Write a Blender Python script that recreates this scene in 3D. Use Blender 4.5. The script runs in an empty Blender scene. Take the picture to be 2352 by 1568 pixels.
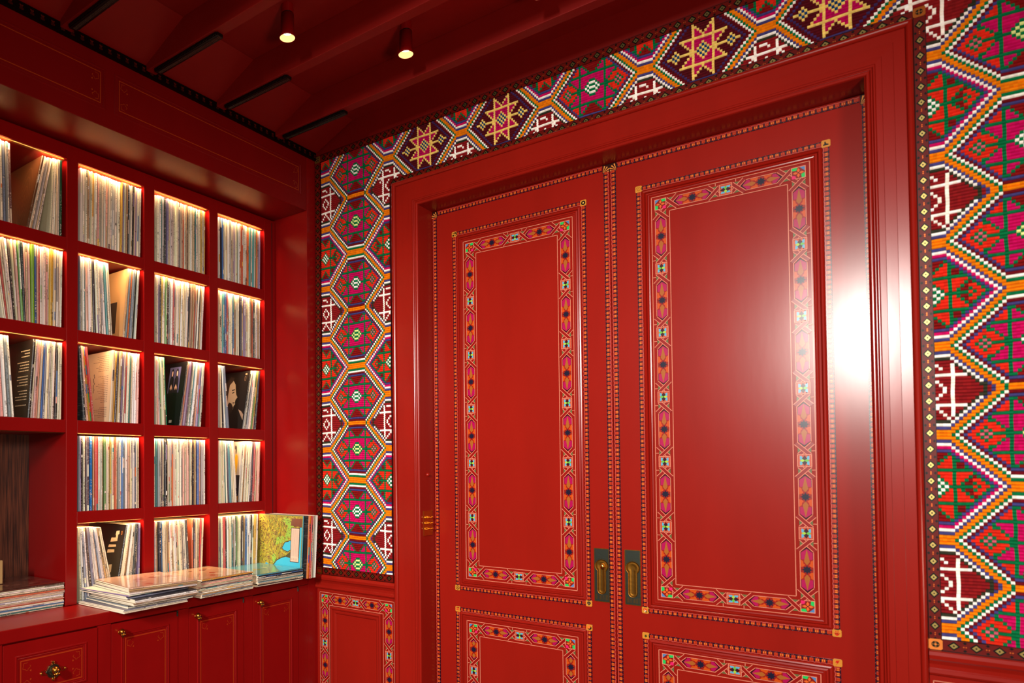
import bpy, math, random
from mathutils import Vector, Matrix
random.seed(7)
C = bpy.context.scene.collection
S = 2.85      # metres per layout unit
H = 1.55      # eye height
# ------------------------------------------------------------------ camera
cam_d = bpy.data.cameras.new('camera'); cam = bpy.data.objects.new('camera', cam_d); C.objects.link(cam)
cam_d.sensor_width = 36; cam_d.lens = 24.815
cam_d.shift_x = 0.19503; cam_d.shift_y = 0.10565
RX = Vector((0.75923262, 0.65080028, -0.00498264)); RY = Vector((-0.01946662, 0.01505617, -0.99969714)); RZ = Vector((-0.65052816, 0.75909967, 0.02410002))
m = Matrix.Identity(4)
for i in range(3):
    m[i][0] = RX[i]; m[i][1] = -RY[i]; m[i][2] = -RZ[i]
m[2][3] = H
cam.matrix_world = m
cam_d.dof.use_dof = True; cam_d.dof.focus_distance = 3.35; cam_d.dof.aperture_fstop = 2.6
cam_d.clip_start = 0.05
bpy.context.scene.camera = cam
# ------------------------------------------------------------------ world, lights, exposure
sc = bpy.context.scene
sc.view_settings.view_transform = 'Standard'; sc.view_settings.look = 'None'
sc.view_settings.gamma = 1; sc.view_settings.use_curve_mapping = False
sc.view_settings.exposure = 0.0
w = bpy.data.worlds.new('world'); sc.world = w; w.use_nodes = True
w.node_tree.nodes['Background'].inputs[0].default_value = (1, .9, .85, 1)
w.node_tree.nodes['Background'].inputs[1].default_value = 0.02

def U(x, y, z): return Vector((x*S, y*S, z*S+H))

def spot(name, loc, aim, energy, angle, blend, radius, col):
    l = bpy.data.lights.new(name, 'SPOT'); l.energy = energy; l.spot_size = math.radians(angle); l.spot_blend = blend
    l.shadow_soft_size = radius; l.color = col
    o = bpy.data.objects.new(name, l); C.objects.link(o); o.location = loc
    o.rotation_euler = (Vector(aim)-Vector(loc)).to_track_quat('-Z', 'Y').to_euler()
    return o
def area(name, loc, aim, energy, sx, sy, col, spread=180):
    l = bpy.data.lights.new(name, 'AREA'); l.energy = energy; l.shape = 'RECTANGLE'; l.size = sx; l.size_y = sy
    l.color = col; l.spread = math.radians(spread)
    o = bpy.data.objects.new(name, l); C.objects.link(o); o.location = loc
    o.rotation_euler = (Vector(aim)-Vector(loc)).to_track_quat('-Z', 'Y').to_euler()
    return o
for i_, (kx, kz, ke) in enumerate(((-.092, .36, 560), (-.098, .45, 800), (-.104, .53, 520))):
    spot('key_light', U(kx, -1.03, kz), U(-.36, 1.0, -.20), ke, 54, 1.0, .12, (1, .93, .85))  # unseen key source behind the camera, stacked as spots for a tall door glare
SIDE = spot('side_fill', U(.48, -.25, .28), U(-.88, .66, -.20), 330, 60, 1.0, .30, (1, .90, .78))  # unseen fill added from the right, aimed low to brighten jamb and shelves
FILL = area('room_bounce_fill', (0.9, -1.2, 2.0), (-.8, 2.6, 1.2), 6, 1.2, 1.2, (1, .86, .74))  # weak added fill standing in for light bounced around the room
FILL2 = area('ceiling_fill', (1.35, .1, 1.0), (-1.0, 2.3, 3.2), 22, .5, .5, (1, .72, .55), 110)  # unseen uplight added low on the right to lift the ceiling

# ------------------------------------------------------------------ materials
def lin(c):
    return tuple(((v/255)/12.92 if v/255 <= .04045 else ((v/255+.055)/1.055)**2.4) for v in c)
def newmat(name):
    mt = bpy.data.materials.new(name); mt.use_nodes = True
    return mt, mt.node_tree.nodes, mt.node_tree.links, mt.node_tree.nodes['Principled BSDF']
def bump(n, l, b, scale, strength, dist=.002, stretch=None, detail=3):
    tc = n.new('ShaderNodeTexCoord'); mp = n.new('ShaderNodeMapping')
    if stretch: mp.inputs['Scale'].default_value = stretch
    nz = n.new('ShaderNodeTexNoise'); nz.inputs['Scale'].default_value = scale; nz.inputs['Detail'].default_value = detail
    bp = n.new('ShaderNodeBump'); bp.inputs['Strength'].default_value = strength; bp.inputs['Distance'].default_value = dist
    l.new(tc.outputs['Object'], mp.inputs[0]); l.new(mp.outputs[0], nz.inputs[0]); l.new(nz.outputs[0], bp.inputs['Height'])
    l.new(bp.outputs[0], b.inputs['Normal'])
    return mp, nz
def solid(name, rgb, rough=.4, metal=0, coat=0, spec=.5, bs=None):
    mt, n, l, b = newmat(name)
    b.inputs['Base Color'].default_value = (*lin(rgb), 1); b.inputs['Roughness'].default_value = rough
    b.inputs['Metallic'].default_value = metal; b.inputs['Coat Weight'].default_value = coat
    b.inputs['Coat Roughness'].default_value = .2; b.inputs['Specular IOR Level'].default_value = spec
    if bs: bump(n, l, b, *bs)
    return mt
def lacquer(name, rgb, rough, var=.12):
    mt, n, l, b = newmat(name)
    mp, nz = bump(n, l, b, 9, .05, .004, (1, 1, .25), 4)
    rp = n.new('ShaderNodeMixRGB'); rp.inputs[1].default_value = (*[v*(1-var) for v in lin(rgb)], 1); rp.inputs[2].default_value = (*[v*(1+var) for v in lin(rgb)], 1)
    l.new(nz.outputs[0], rp.inputs[0]); l.new(rp.outputs[0], b.inputs['Base Color'])
    b.inputs['Roughness'].default_value = rough
    b.inputs['Specular IOR Level'].default_value = .26
    return mt
RED = lacquer('red_lacquer_paint', (134, 22, 13), .22)
REDC = lacquer('red_cabinet_paint', (128, 9, 9), .28)
REDH = lacquer('red_header_paint', (116, 8, 8), .42)
REDH.node_tree.nodes['Principled BSDF'].inputs['Specular IOR Level'].default_value = .2
REDM = lacquer('red_matt_ceiling_paint', (124, 14, 9), .5)
def colmat(name, rough, metal=0, text=False, spec=.5, coat=0, grain=0):
    mt, n, l, b = newmat(name)
    at = n.new('ShaderNodeAttribute'); at.attribute_name = 'Col'
    src = at.outputs['Color']
    if text:   # tiny lettering and wear: alpha of Col says how much print there is
        tc = n.new('ShaderNodeTexCoord'); mp = n.new('ShaderNodeMapping'); mp.inputs['Scale'].default_value = (25, 160, 260)
        nz = n.new('ShaderNodeTexNoise'); nz.inputs['Scale'].default_value = 1; nz.inputs['Detail'].default_value = 1.5
        oi = n.new('ShaderNodeObjectInfo'); ad = n.new('ShaderNodeVectorMath'); ad.operation = 'ADD'
        l.new(tc.outputs['Object'], mp.inputs[0]); l.new(mp.outputs[0], ad.inputs[0]); 
        sx = n.new('ShaderNodeVectorMath'); sx.operation = 'SCALE'; sx.inputs[3].default_value = 300
        cb = n.new('ShaderNodeCombineXYZ'); l.new(oi.outputs['Random'], cb.inputs[0]); l.new(oi.outputs['Random'], cb.inputs[2])
        l.new(cb.outputs[0], sx.inputs[0]); l.new(sx.outputs[0], ad.inputs[1]); l.new(ad.outputs[0], nz.inputs[0])
        r = n.new('ShaderNodeValToRGB'); r.color_ramp.elements[0].position = .54; r.color_ramp.elements[1].position = .60
        l.new(nz.outputs[0], r.inputs[0])
        nz2 = n.new('ShaderNodeTexNoise'); nz2.inputs['Scale'].default_value = .035; l.new(ad.outputs[0], nz2.inputs[0])
        r2 = n.new('ShaderNodeValToRGB'); r2.color_ramp.elements[0].position = .42; r2.color_ramp.elements[1].position = .5
        l.new(nz2.outputs[0], r2.inputs[0])
        mu = n.new('ShaderNodeMath'); mu.operation = 'MULTIPLY'; l.new(r.outputs[0], mu.inputs[0]); l.new(at.outputs['Alpha'], mu.inputs[1])
        mu2 = n.new('ShaderNodeMath'); mu2.operation = 'MULTIPLY'; l.new(mu.outputs[0], mu2.inputs[0]); l.new(r2.outputs[0], mu2.inputs[1])
        # print colour: light on dark, dark on light
        bw = n.new('ShaderNodeRGBToBW'); l.new(at.outputs['Color'], bw.inputs[0])
        gt = n.new('ShaderNodeMath'); gt.operation = 'LESS_THAN'; gt.inputs[1].default_value = .16; l.new(bw.outputs[0], gt.inputs[0])
        mc = n.new('ShaderNodeMixRGB'); mc.inputs[1].default_value = (.05, .045, .05, 1); mc.inputs[2].default_value = (.75, .68, .58, 1)
        l.new(gt.outputs[0], mc.inputs[0])
        mx = n.new('ShaderNodeMixRGB'); l.new(mu2.outputs[0], mx.inputs[0]); l.new(at.outputs['Color'], mx.inputs[1]); l.new(mc.outputs[0], mx.inputs[2])
        src = mx.outputs[0]
    l.new(src, b.inputs['Base Color'])
    b.inputs['Roughness'].default_value = rough; b.inputs['Metallic'].default_value = metal
    b.inputs['Specular IOR Level'].default_value = spec; b.inputs['Coat Weight'].default_value = coat; b.inputs['Coat Roughness'].default_value = .08
    if grain: bump(n, l, b, grain, .25, .001)
    return mt
PAINT = colmat('painted_ornament', .26, spec=.32)
TAPE = colmat('painted_border_tape', .40, spec=.12)
_n = TAPE.node_tree; _n.links.new([x for x in _n.nodes if x.type == 'ATTRIBUTE'][0].outputs['Alpha'], _n.nodes['Principled BSDF'].inputs['Metallic'])
WOOL = colmat('woven_wool', .95, spec=.1, grain=900)
SLEEVE = colmat('printed_card_sleeve', .38, text=True, spec=.4)
COVER = colmat('glossy_album_cover', .3, spec=.5, coat=1.0)
BRASS = solid('aged_brass', (190, 130, 50), .28, 1, bs=(60, .3, .001))
BRONZE = solid('dark_bronze', (66, 72, 64), .34, .85, bs=(90, .12, .001))
GOLD = solid('polished_gold_brass', (225, 170, 80), .2, 1)
BLACKM = solid('black_iron', (14, 12, 10), .35, .3)
GOLDL = solid('gold_painted_line', (170, 70, 20), .4)
STRIPM = solid('brass_light_profile', (120, 66, 26), .5, .3)
DARKGAP = solid('dark_joint', (20, 2, 2), .7)
FLOORM = solid('dark_carpet', (60, 20, 16), .95, bs=(80, .5, .004))
CHAMP = solid('champagne_metal', (190, 156, 104), .35, .1)
def woodmat():
    mt, n, l, b = newmat('dark_wood_veneer')
    tc = n.new('ShaderNodeTexCoord'); mp = n.new('ShaderNodeMapping'); mp.inputs['Scale'].default_value = (60, 60, 2.5)
    nz = n.new('ShaderNodeTexNoise'); nz.inputs['Scale'].default_value = 3; nz.inputs['Detail'].default_value = 6
    r = n.new('ShaderNodeValToRGB'); r.color_ramp.elements[0].color = (*lin((34, 14, 8)), 1); r.color_ramp.elements[1].color = (*lin((108, 58, 38)), 1)
    r.color_ramp.elements[0].position = .35; r.color_ramp.elements[1].position = .7
    l.new(tc.outputs['Object'], mp.inputs[0]); l.new(mp.outputs[0], nz.inputs[0]); l.new(nz.outputs[0], r.inputs[0]); l.new(r.outputs[0], b.inputs['Base Color'])
    b.inputs['Roughness'].default_value = .45
    return mt
WOOD = woodmat()
def emis(name, rgb, s):
    mt = bpy.data.materials.new(name); mt.use_nodes = True; n = mt.node_tree.nodes; n.clear()
    e = n.new('ShaderNodeEmission'); o = n.new('ShaderNodeOutputMaterial'); e.inputs[0].default_value = (*rgb, 1); e.inputs[1].default_value = s
    mt.node_tree.links.new(e.outputs[0], o.inputs[0]); return mt
LAMP = emis('spotlight_bulb', (1, .82, .55), 14)
LAMP2 = emis('spotlight_reflector_glow', (1, .66, .25), 1.6)
LED = solid('led_diffuser', (200, 150, 90), .5)

# ------------------------------------------------------------------ mesh builder
class MB:
    def __init__(s): s.v = []; s.f = []; s.c = []
    def poly(s, pts, col=(200, 20, 20), a=0.0):
        b = len(s.v); s.v.extend([tuple(p) for p in pts]); s.f.append(tuple(range(b, b+len(pts)))); s.c.append((col, a))
    def box(s, x0, x1, y0, y1, z0, z1, col=(200, 20, 20), cols=None, a=0.0):
        p = [(x0,y0,z0),(x1,y0,z0),(x1,y1,z0),(x0,y1,z0),(x0,y0,z1),(x1,y0,z1),(x1,y1,z1),(x0,y1,z1)]
        b = len(s.v); s.v.extend(p)
        fs = [(0,3,2,1),(4,5,6,7),(0,1,5,4),(1,2,6,5),(2,3,7,6),(3,0,4,7)]  # -z +z -y +x +y -x
        for i, f in enumerate(fs):
            s.f.append(tuple(b+k for k in f)); s.c.append(((cols[i] if cols else col), a))
    def cyl(s, base, axis, r0, r1, h, n=16, col=(200,20,20), caps=(1,1)):
        ax = Vector(axis).normalized(); u = ax.orthogonal().normalized(); v = ax.cross(u); b = len(s.v); base = Vector(base)
        for k in range(n):
            a = 2*math.pi*k/n; d = u*math.cos(a)+v*math.sin(a)
            s.v.append(tuple(base+d*r0)); s.v.append(tuple(base+ax*h+d*r1))
        for k in range(n):
            j = (k+1) % n; s.f.append((b+2*k, b+2*j, b+2*j+1, b+2*k+1)); s.c.append((col, 0))
        if caps[0]: s.f.append(tuple(b+2*k for k in reversed(range(n)))); s.c.append((col, 0))
        if caps[1]: s.f.append(tuple(b+2*k+1 for k in range(n))); s.c.append((col, 0))
    def lathe(s, base, axis, prof, n=20, col=(200,20,20), up=None, squash=1.0):
        ax = Vector(axis).normalized(); u = (Vector(up) if up else ax.orthogonal()).normalized(); v = ax.cross(u); b = len(s.v); base = Vector(base)
        for (r, h) in prof:
            for k in range(n):
                a = 2*math.pi*k/n; s.v.append(tuple(base+ax*h+u*math.cos(a)*r+v*math.sin(a)*r*squash))
        for i in range(len(prof)-1):
            for k in range(n):
                j = (k+1) % n; s.f.append((b+i*n+k, b+i*n+j, b+(i+1)*n+j, b+(i+1)*n+k)); s.c.append((col, 0))
    def sphere(s, c, r, n=10, col=(200,20,20), sc=(1,1,1)):
        b = len(s.v); m_ = n//2
        for i in range(m_+1):
            t = math.pi*i/m_
            for k in range(n):
                a = 2*math.pi*k/n
                s.v.append((c[0]+r*sc[0]*math.sin(t)*math.cos(a), c[1]+r*sc[1]*math.sin(t)*math.sin(a), c[2]+r*sc[2]*math.cos(t)))
        for i in range(m_):
            for k in range(n):
                j = (k+1) % n; s.f.append((b+i*n+k, b+(i+1)*n+k, b+(i+1)*n+j, b+i*n+j)); s.c.append((col, 0))
    def mesh(s, name, mat, smooth=False):
        me = bpy.data.meshes.new(name); me.from_pydata(s.v, [], s.f)
        if mat: me.materials.append(mat)
        ca = me.color_attributes.new('Col', 'FLOAT_COLOR', 'CORNER')
        buf = []; cache = {}
        for f, (c, a) in zip(s.f, s.c):
            k = cache.get((c, a))
            if k is None: k = cache[(c, a)] = (*lin(c), a)
            buf.extend(k*len(f))
        ca.data.foreach_set('color', buf)
        if smooth: me.polygons.foreach_set('use_smooth', [True]*len(me.polygons))
        me.update(); return me
    def build(s, name, mat, parent=None, smooth=False, **kw):
        o = bpy.data.objects.new(name, s.mesh(name, mat, smooth)); C.objects.link(o)
        if parent: 
            o.parent = parent; o.matrix_parent_inverse = Matrix.Translation(-parent.location) if parent.type == 'EMPTY' and not parent.parent else Matrix.Identity(4)
        for k, v in kw.items(): o[k] = v
        return o
def empty(name, loc=(0,0,0), parent=None, **kw):
    o = bpy.data.objects.new(name, None); C.objects.link(o); o.location = loc; o.empty_display_size = .05
    if parent: o.parent = parent; o.matrix_parent_inverse = Matrix.Translation(-parent.location)
    for k, v in kw.items(): o[k] = v
    return o
def ubox(mb, x0, x1, y0, y1, z0, z1, **k): mb.box(x0*S, x1*S, y0*S, y1*S, z0*S+H, z1*S+H, **k)
def obox(name, mat, parent, x0, x1, y0, y1, z0, z1, bev=0.0, **kw):
    mb = MB(); ubox(mb, x0, x1, y0, y1, z0, z1); o = mb.build(name, mat, parent, **kw)
    if bev:
        b = o.modifiers.new('bevel', 'BEVEL'); b.width = bev; b.segments = 2; b.limit_method = 'ANGLE'
    return o
STRUCT = dict(kind='structure')

# planes for painting: map (a, b, h) in metres -> world
def planeY(y): return lambda a, b, h=0: (a, y-h, b)          # faces -Y ; a = x, b = z
def planeX(x): return lambda a, b, h=0: (x+h, a, b)          # faces +X ; a = y, b = z
def planeXn(x): return lambda a, b, h=0: (x+h, -a, b)
def planeZ(z): return lambda a, b, h=0: (a, b, z-h)          # faces down
def sweep(mb, P, r, prof, sides=4, col=(200,20,20)):
    """moulding: profile [(inset, height)] swept round rectangle r=(a0,a1,b0,b1); sides=3 leaves the bottom open"""
    a0, a1, b0, b1 = r; rings = []
    for (i, h) in prof:
        if sides == 4: rings.append([P(a0+i, b0+i, h), P(a0+i, b1-i, h), P(a1-i, b1-i, h), P(a1-i, b0+i, h)])
        else: rings.append([P(a0+i, b0, h), P(a0+i, b1-i, h), P(a1-i, b1-i, h), P(a1-i, b0, h)])
    for r0, r1 in zip(rings, rings[1:]):
        for k in range(sides if sides == 4 else 3):
            j = (k+1) % 4; mb.poly([r0[k], r0[j], r1[j], r1[k]], col)
def stroke(mb, P, pts, wd, col, h, closed=False):
    """flat painted line with mitred corners"""
    n = len(pts); L = []; Rr = []
    for i in range(n):
        p = Vector(pts[i]); 
        a = Vector(pts[i-1]) if (i > 0 or closed) else None; b = Vector(pts[(i+1) % n]) if (i < n-1 or closed) else None
        d0 = (p-a).normalized() if a is not None else None; d1 = (b-p).normalized() if b is not None else None
        if d0 is None: d0 = d1
        if d1 is None: d1 = d0
        t = (d0+d1); t = t.normalized() if t.length > 1e-6 else d1
        nn = Vector((-t.y, t.x)); c = max(.4, nn.dot(Vector((-d1.y, d1.x))))
        L.append(p+nn*wd/2/c); Rr.append(p-nn*wd/2/c)
    for i in range(n if closed else n-1):
        j = (i+1) % n; mb.poly([P(*L[i], h), P(*Rr[i], h), P(*Rr[j], h), P(*L[j], h)], col)

# ------------------------------------------------------------------ room shell
XL, XR, YB, YF, ZF, ZC = -1.12, .62, -1.45, 1.0, -H/S, .6225
WB = 1.0+.012/S  # wall plane slightly behind the woven covering
DX0, DX1, DZ = -.6134, -.0365, .4285      # door opening
mb = MB()
ubox(mb, -.8464, DX0-.004, WB, 1.09, ZF, ZC); ubox(mb, DX1+.004, XR, WB, 1.09, ZF, ZC); ubox(mb, DX0-.004, DX1+.004, WB, 1.09, DZ+.004, ZC)
mb.build('wall_back', REDM, **STRUCT)
obox('floor', FLOORM, None, XL-.03, XR+.03, YB-.03, 1.1, ZF-.03, ZF, **STRUCT)
obox('wall_right', REDM, None, XR, XR+.03, YB, 1.09, ZF, ZC, **STRUCT)
obox('wall_front', REDM, None, XL, XR, YB-.03, YB, ZF, ZC, **STRUCT)
ceil = obox('ceiling', REDM, None, XL, XR+.03, YB-.03, 1.09, ZC, ZC+.03, **STRUCT)
# beams run across the room; between them the bay closes on the left with a sloping panel and a black ribbed bracket trim
BF = [.8875-.1361*k for k in range(0, 17)]
for k, yf in enumerate(BF):
    obox('beam', REDM, ceil, -.8464, XR, yf, yf+.0165, .578, ZC, bev=.002)
    y0 = yf+.0165; y1 = BF[k-1] if k else 1.0
    mb = MB()
    P = [(-.8464, y0, .5855), (-.8464, y1, .5855), (-.758, y1, ZC-.0005), (-.758, y0, ZC-.0005), (-.8464, y0, ZC), (-.8464, y1, ZC)]
    P = [tuple(U(*p)) for p in P]
    b = len(mb.v); mb.v.extend(P)
    for f in [(0,3,2,1), (0,1,5,4), (0,4,3), (1,2,5), (4,5,2,3)]: mb.f.append(tuple(b+i for i in f)); mb.c.append(((150,18,14), 0))
    mb.build('infill_panel', REDM, ceil)
    # bracket trim
    mb = MB(); yc = yf+.010
    ubox(mb, -.829, -.694, yc-.0048, yc+.0052, .5735, .5778)
    nt = 46
    for i in range(nt):
        xa = -.828+i*(.133/nt)
        ubox(mb, xa, xa+.0016, yc-.0066, yc-.0048, .5742, .5778)
        ubox(mb, xa, xa+.0016, yc+.0052, yc+.0068, .5742, .5778)
    tr = mb.build('bracket_trim', BLACKM, ceil)
    mb = MB()
    for i in range(nt):
        xa = -.826+i*(.131/nt)
        mb.poly([U(xa, yc-.002, .5732), U(xa+.0014, yc-.002, .5726), U(xa+.0014, yc+.003, .5726), U(xa, yc+.003, .5732)])
        mb.poly([U(xa+.0014, yc-.002, .5726), U(xa+.0024, yc-.002, .5734), U(xa+.0024, yc+.003, .5734), U(xa+.0014, yc+.003, .5726)])
    mb.build('gold_ribbing', BRONZE, tr, kind='stuff')

# ---- left side: header box over the shelving, pilaster at the corner
wl = obox('wall_left', REDC, None, XL-.03, -1.036, YB, 1.09, ZF, ZC, **STRUCT)
hd = obox('header_box', REDH, wl, -1.036, -.8464, YB, .9746, .4722, ZC-.0002, bev=.002)
obox('pilaster', REDC, wl, -1.036, -.8466, .9755, 1.03, ZF, ZC-.0002, bev=.0015)
PL = planeX(-.8464*S)
def gold_rect(mb, P, r, wd=.004, curls=True, h=.0006, col=(160, 50, 18)):
    a0, a1, b0, b1 = r
    stroke(mb, P, [(a0, b0), (a0, b1), (a1, b1), (a1, b0)], wd, col, h, closed=True)
    if curls:
        rr = .0135
        for sx, a in ((1, a0), (-1, a1)):
            for sz, b in ((1, b0), (-1, b1)):
                ca, cb = a+sx*(rr+.008), b+sz*(rr+.008); pts = []
                for k in range(15):
                    t = math.radians(-60+k*300/14); q = rr*(1+.18*math.cos(5*t))
                    pts.append((ca-sx*q*math.cos(t+math.pi*.75)*-1, cb+sz*q*math.sin(t+math.pi*.75)*-1))
                stroke(mb, P, pts, .0017, col, h)
                e = (ca+sx*rr*1.15, cb+sz*rr*1.25)
                mb.poly([P(e[0]-.004, e[1], h), P(e[0], e[1]-.004, h), P(e[0]+.004, e[1], h), P(e[0], e[1]+.004, h)], col)
for (ya, yb) in ((.5639, .9600), (.1530, .5492), (-.2580, .1384), (-.669, -.2727)):
    mb = MB(); z0, z1 = .4955*S+H, .5535*S+H; a0, a1 = ya*S, yb*S
    sweep(mb, PL, (a0, a1, z0, z1), [(0, 0), (.003, .0035), (.007, .0035), (.010, -.001), (.013, .0012)])
    mb.poly([PL(a0+.013, z0+.013, .0012), PL(a1-.013, z0+.013, .0012), PL(a1-.013, z1-.013, .0012), PL(a0+.013, z1-.013, .0012)])
    pn = mb.build('header_panel', REDH, wl)
    mb = MB(); gold_rect(mb, PL, (a0+.022, a1-.022, z0+.022, z1-.022), .0035, h=.0022, col=(160, 58, 20)); mb.build('gold_line', PAINT, pn)

# border tape motif : diamonds between little crosses
TB, TK, TKH, TO = (92, 13, 7), (7, 6, 5), (140, 122, 70), (180, 84, 34)
def tape(mb, P, a0, a1, b0, b1, vertical, pitch=.0170*S):
    """tape along b if vertical else along a"""
    if vertical: L = b1-b0; W = a1-a0; F = lambda l, c, h: P(a0+W/2+c, b0+l, h)
    else: L = a1-a0; W = b1-b0; F = lambda l, c, h: P(a0+l, b0+W/2+c, h)
    mb.poly([F(0, -W/2, .002), F(L, -W/2, .002), F(L, W/2, .002), F(0, W/2, .002)], TB)
    for c0, c1 in ((-W/2, -W/2+.0015), (W/2-.0015, W/2)):
        mb.poly([F(0, c0, .0022), F(L, c0, .0022), F(L, c1, .0022), F(0, c1, .0022)], TK)
    for q in ((0, -W/2, 0, W/2), (L, -W/2, L, W/2)):
        mb.poly([F(q[0], q[1], .002), F(q[0], q[1], 0), F(q[2], q[3], 0), F(q[2], q[3], .002)], TB)
    n = max(1, round(L/pitch)); p = L/n; w2 = W*.40
    def dia(l, c, rl, rc, h, col): mb.poly([F(l-rl, c, h), F(l, c-rc, h), F(l+rl, c, h), F(l, c+rc, h)], col, 1.0 if col == TKH else .7 if col == TO else 0.0)
    for k in range(n):
        l = (k+.5)*p
        dia(l, 0, p*.30, w2, .0022, TK); dia(l, 0, p*.19, w2*.62, .0024, TKH); dia(l, 0, p*.06, w2*.22, .0026, TK)
        l2 = k*p
        for sc_ in (-1, 1):
            if l2 > p*.2:
                dia(l2, sc_*W*.33, p*.10, W*.12, .0022, TK)
                dia(l2+sc_*p*.055, 0, p*.045, W*.07, .0023, TO)
def knot_tile(mb, P, a, b, r, icon, base=(190, 126, 44), h0=.003):
    """small square corner tile with a painted emblem"""
    K, R_, G_, Y = (22, 18, 14), (190, 40, 24), (40, 60, 24), (250, 200, 90)
    q = r
    c = .25*r
    ring = [(-q+c,-q),(q-c,-q),(q,-q+c),(q,q-c),(q-c,q),(-q+c,q),(-q,q-c),(-q,-q+c)]
    mb.poly([P(a+x, b+y, h0) for x, y in ring], base)
    for (x0, y0), (x1, y1) in zip(ring, ring[1:]+ring[:1]):
        mb.poly([P(a+x0, b+y0, 0), P(a+x1, b+y1, 0), P(a+x1, b+y1, h0), P(a+x0, b+y0, h0)], (120, 70, 20))
    def disc(x, y, rad, col, h, n=14, sy=1): mb.poly([P(a+x*r+rad*r*math.cos(2*math.pi*k/n), b+y*r+sy*rad*r*math.sin(2*math.pi*k/n), h0+h) for k in range(n)], col)
    def pl(pts, col, h=.0003): mb.poly([P(a+x*r, b+y*r, h0+h) for x, y in pts], col)
    if icon == 'record': disc(0,0,.72,K,.0003); disc(0,0,.25,Y,.0005); disc(0,0,.08,K,.0007)
    elif icon == 'dice':
        for x, y in ((-.38,.4),(.42,-.38)): disc(x,y,.2,K,.0003)
        for x, y in ((-.4,-.4),(.4,.42)): disc(x,y,.36,K,.0003)
    elif icon == 'spiral':
        pts = [(a+r*(.12+.045*k)*math.cos(k*.62), b+r*(.12+.045*k)*math.sin(k*.62)) for k in range(16)]
        stroke(mb, P, pts, r*.12, (150, 84, 20), h0+.0003)
    elif icon == 'peace':
        disc(0,0,.72,K,.0003); disc(0,0,.56,base,.0005); pl([(-.07,-.6),(.07,-.6),(.07,.6),(-.07,.6)],K,.0007)
        pl([(-.02,0),(.4,-.45),(.5,-.36),(.05,.1)],K,.0007); pl([(.02,0),(-.4,-.45),(-.5,-.36),(-.05,.1)],K,.0007)
    elif icon == 'gem': pl([(0,-.75),(.62,0),(.45,.5),(0,.62),(-.45,.5),(-.62,0)],(30,40,36)); pl([(0,-.35),(.28,.05),(0,.35),(-.28,.05)],(120,80,40),.0005)
    elif icon == 'lines':
        for y in (.5,.1,-.3): pl([(-.6,y-.12),(.6,y-.12),(.6,y+.12),(-.6,y+.12)],R_)
        pl([(-.6,.55),(.6,.55),(.6,.7),(-.6,.7)],K,.0005)
    elif icon == 'moon': disc(0,0,.7,(200,90,30),.0003); disc(.1,-.1,.62,K,.0005); disc(-.12,.15,.5,(220,110,40),.0007)
    elif icon == 'mushroom': disc(0,.2,.62,R_,.0003,14,.7); pl([(-.2,-.05),(.2,-.05),(.25,-.6),(-.25,-.6)],(240,220,170),.0005); disc(.25,-.5,.3,K,.0006,10,.6); disc(.2,.35,.1,Y,.0007); disc(-.25,.25,.1,Y,.0007)
    elif icon == 'leaf':
        for t in (-70,-45,-20,0,20,45,70):
            t_ = math.radians(t); L_ = .8-abs(t)*.004; dx, dy = math.sin(t_), math.cos(t_)
            pl([(0,-.4),(dx*L_*.5-dy*.08,-.4+dy*L_*.6+dx*.08),(dx*L_,-.4+dy*L_*1.25),(dx*L_*.5+dy*.08,-.4+dy*L_*.6-dx*.08)],G_)
        pl([(-.04,-.75),(.04,-.75),(.04,-.3),(-.04,-.3)],G_)
    elif icon == 'bolt': pl([(.55,.75),(-.3,.6),(-.5,.0),(-.05,-.02)],R_); pl([(.3,.2),(-.45,-.8),(-.05,-.02),(.0,.22)],R_); pl([(.55,.75),(-.05,-.02),(.3,.2),(.25,.4)],R_,.0004)
    elif icon == 'hand':
        disc(0,-.35,.4,R_,.0003,12,.85)
        pl([(-.32,-.2),(-.1,-.2),(-.12,.7),(-.3,.68)],R_); pl([(.08,-.2),(.3,-.2),(.34,.68),(.16,.7)],R_); pl([(-.7,-.05),(-.3,-.35),(-.25,-.15),(-.6,.12)],R_); pl([(.7,-.05),(.3,-.35),(.25,-.15),(.6,.12)],R_)
    elif icon == 'shoe': pl([(-.6,-.5),(.6,-.5),(.6,-.2),(.1,.0),(-.1,.6),(-.3,.55),(-.35,-.1),(-.6,-.2)],K)
    elif icon == 'knot':
        disc(0,0,.6,K,.0003); 
        for t in range(4): disc(.4*math.cos(t*1.571),.4*math.sin(t*1.571),.16,(120,80,30),.0005)
        disc(0,0,.2,base,.0006)

# tapes round the woven covering (painted timber strips)
PB = planeY(1.0*S); W_ = .0128
TZ0, TZ1 = .5652, .5782
def tape_obj(name, P, a0, a1, b0, b1, vert, parent=None, mat=TAPE):
    mb = MB(); tape(mb, P, a0*S, a1*S, b0*S+H, b1*S+H, vert); 
    o = mb.build(name, mat, parent)
    if not parent: o['kind'] = 'structure'
    return o
PBt = planeY(.9985*S)
tape_obj('trim_1', PBt, -.832, XR-.001, TZ0, TZ1, False)
tape_obj('trim_2', PBt, -.8455, -.8325, -.1965, .5665, True)
mb = MB(); knot_tile(mb, PBt, -.839*S, .5716*S+H, .0062*S, 'knot', (92, 56, 22)); knot_tile(mb, PBt, -.839*S, -.1905*S+H, .006*S, 'lines', (120, 62, 20))
mb.build('corner_tile', TAPE, bpy.data.objects['trim_2'])
tape_obj('trim_3', PBt, -.8325, -.6760, -.1965, -.1835, False)
tape_obj('trim_4', PBt, .0055, .0160, -.1965, .4820, True)
mb = MB(); knot_tile(mb, PBt, .0108*S, .4874*S+H, .0052*S, 'knot', (150, 80, 24)); knot_tile(mb, PBt, .0108*S, -.1905*S+H, .0056*S, 'knot', (210, 120, 50))
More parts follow.
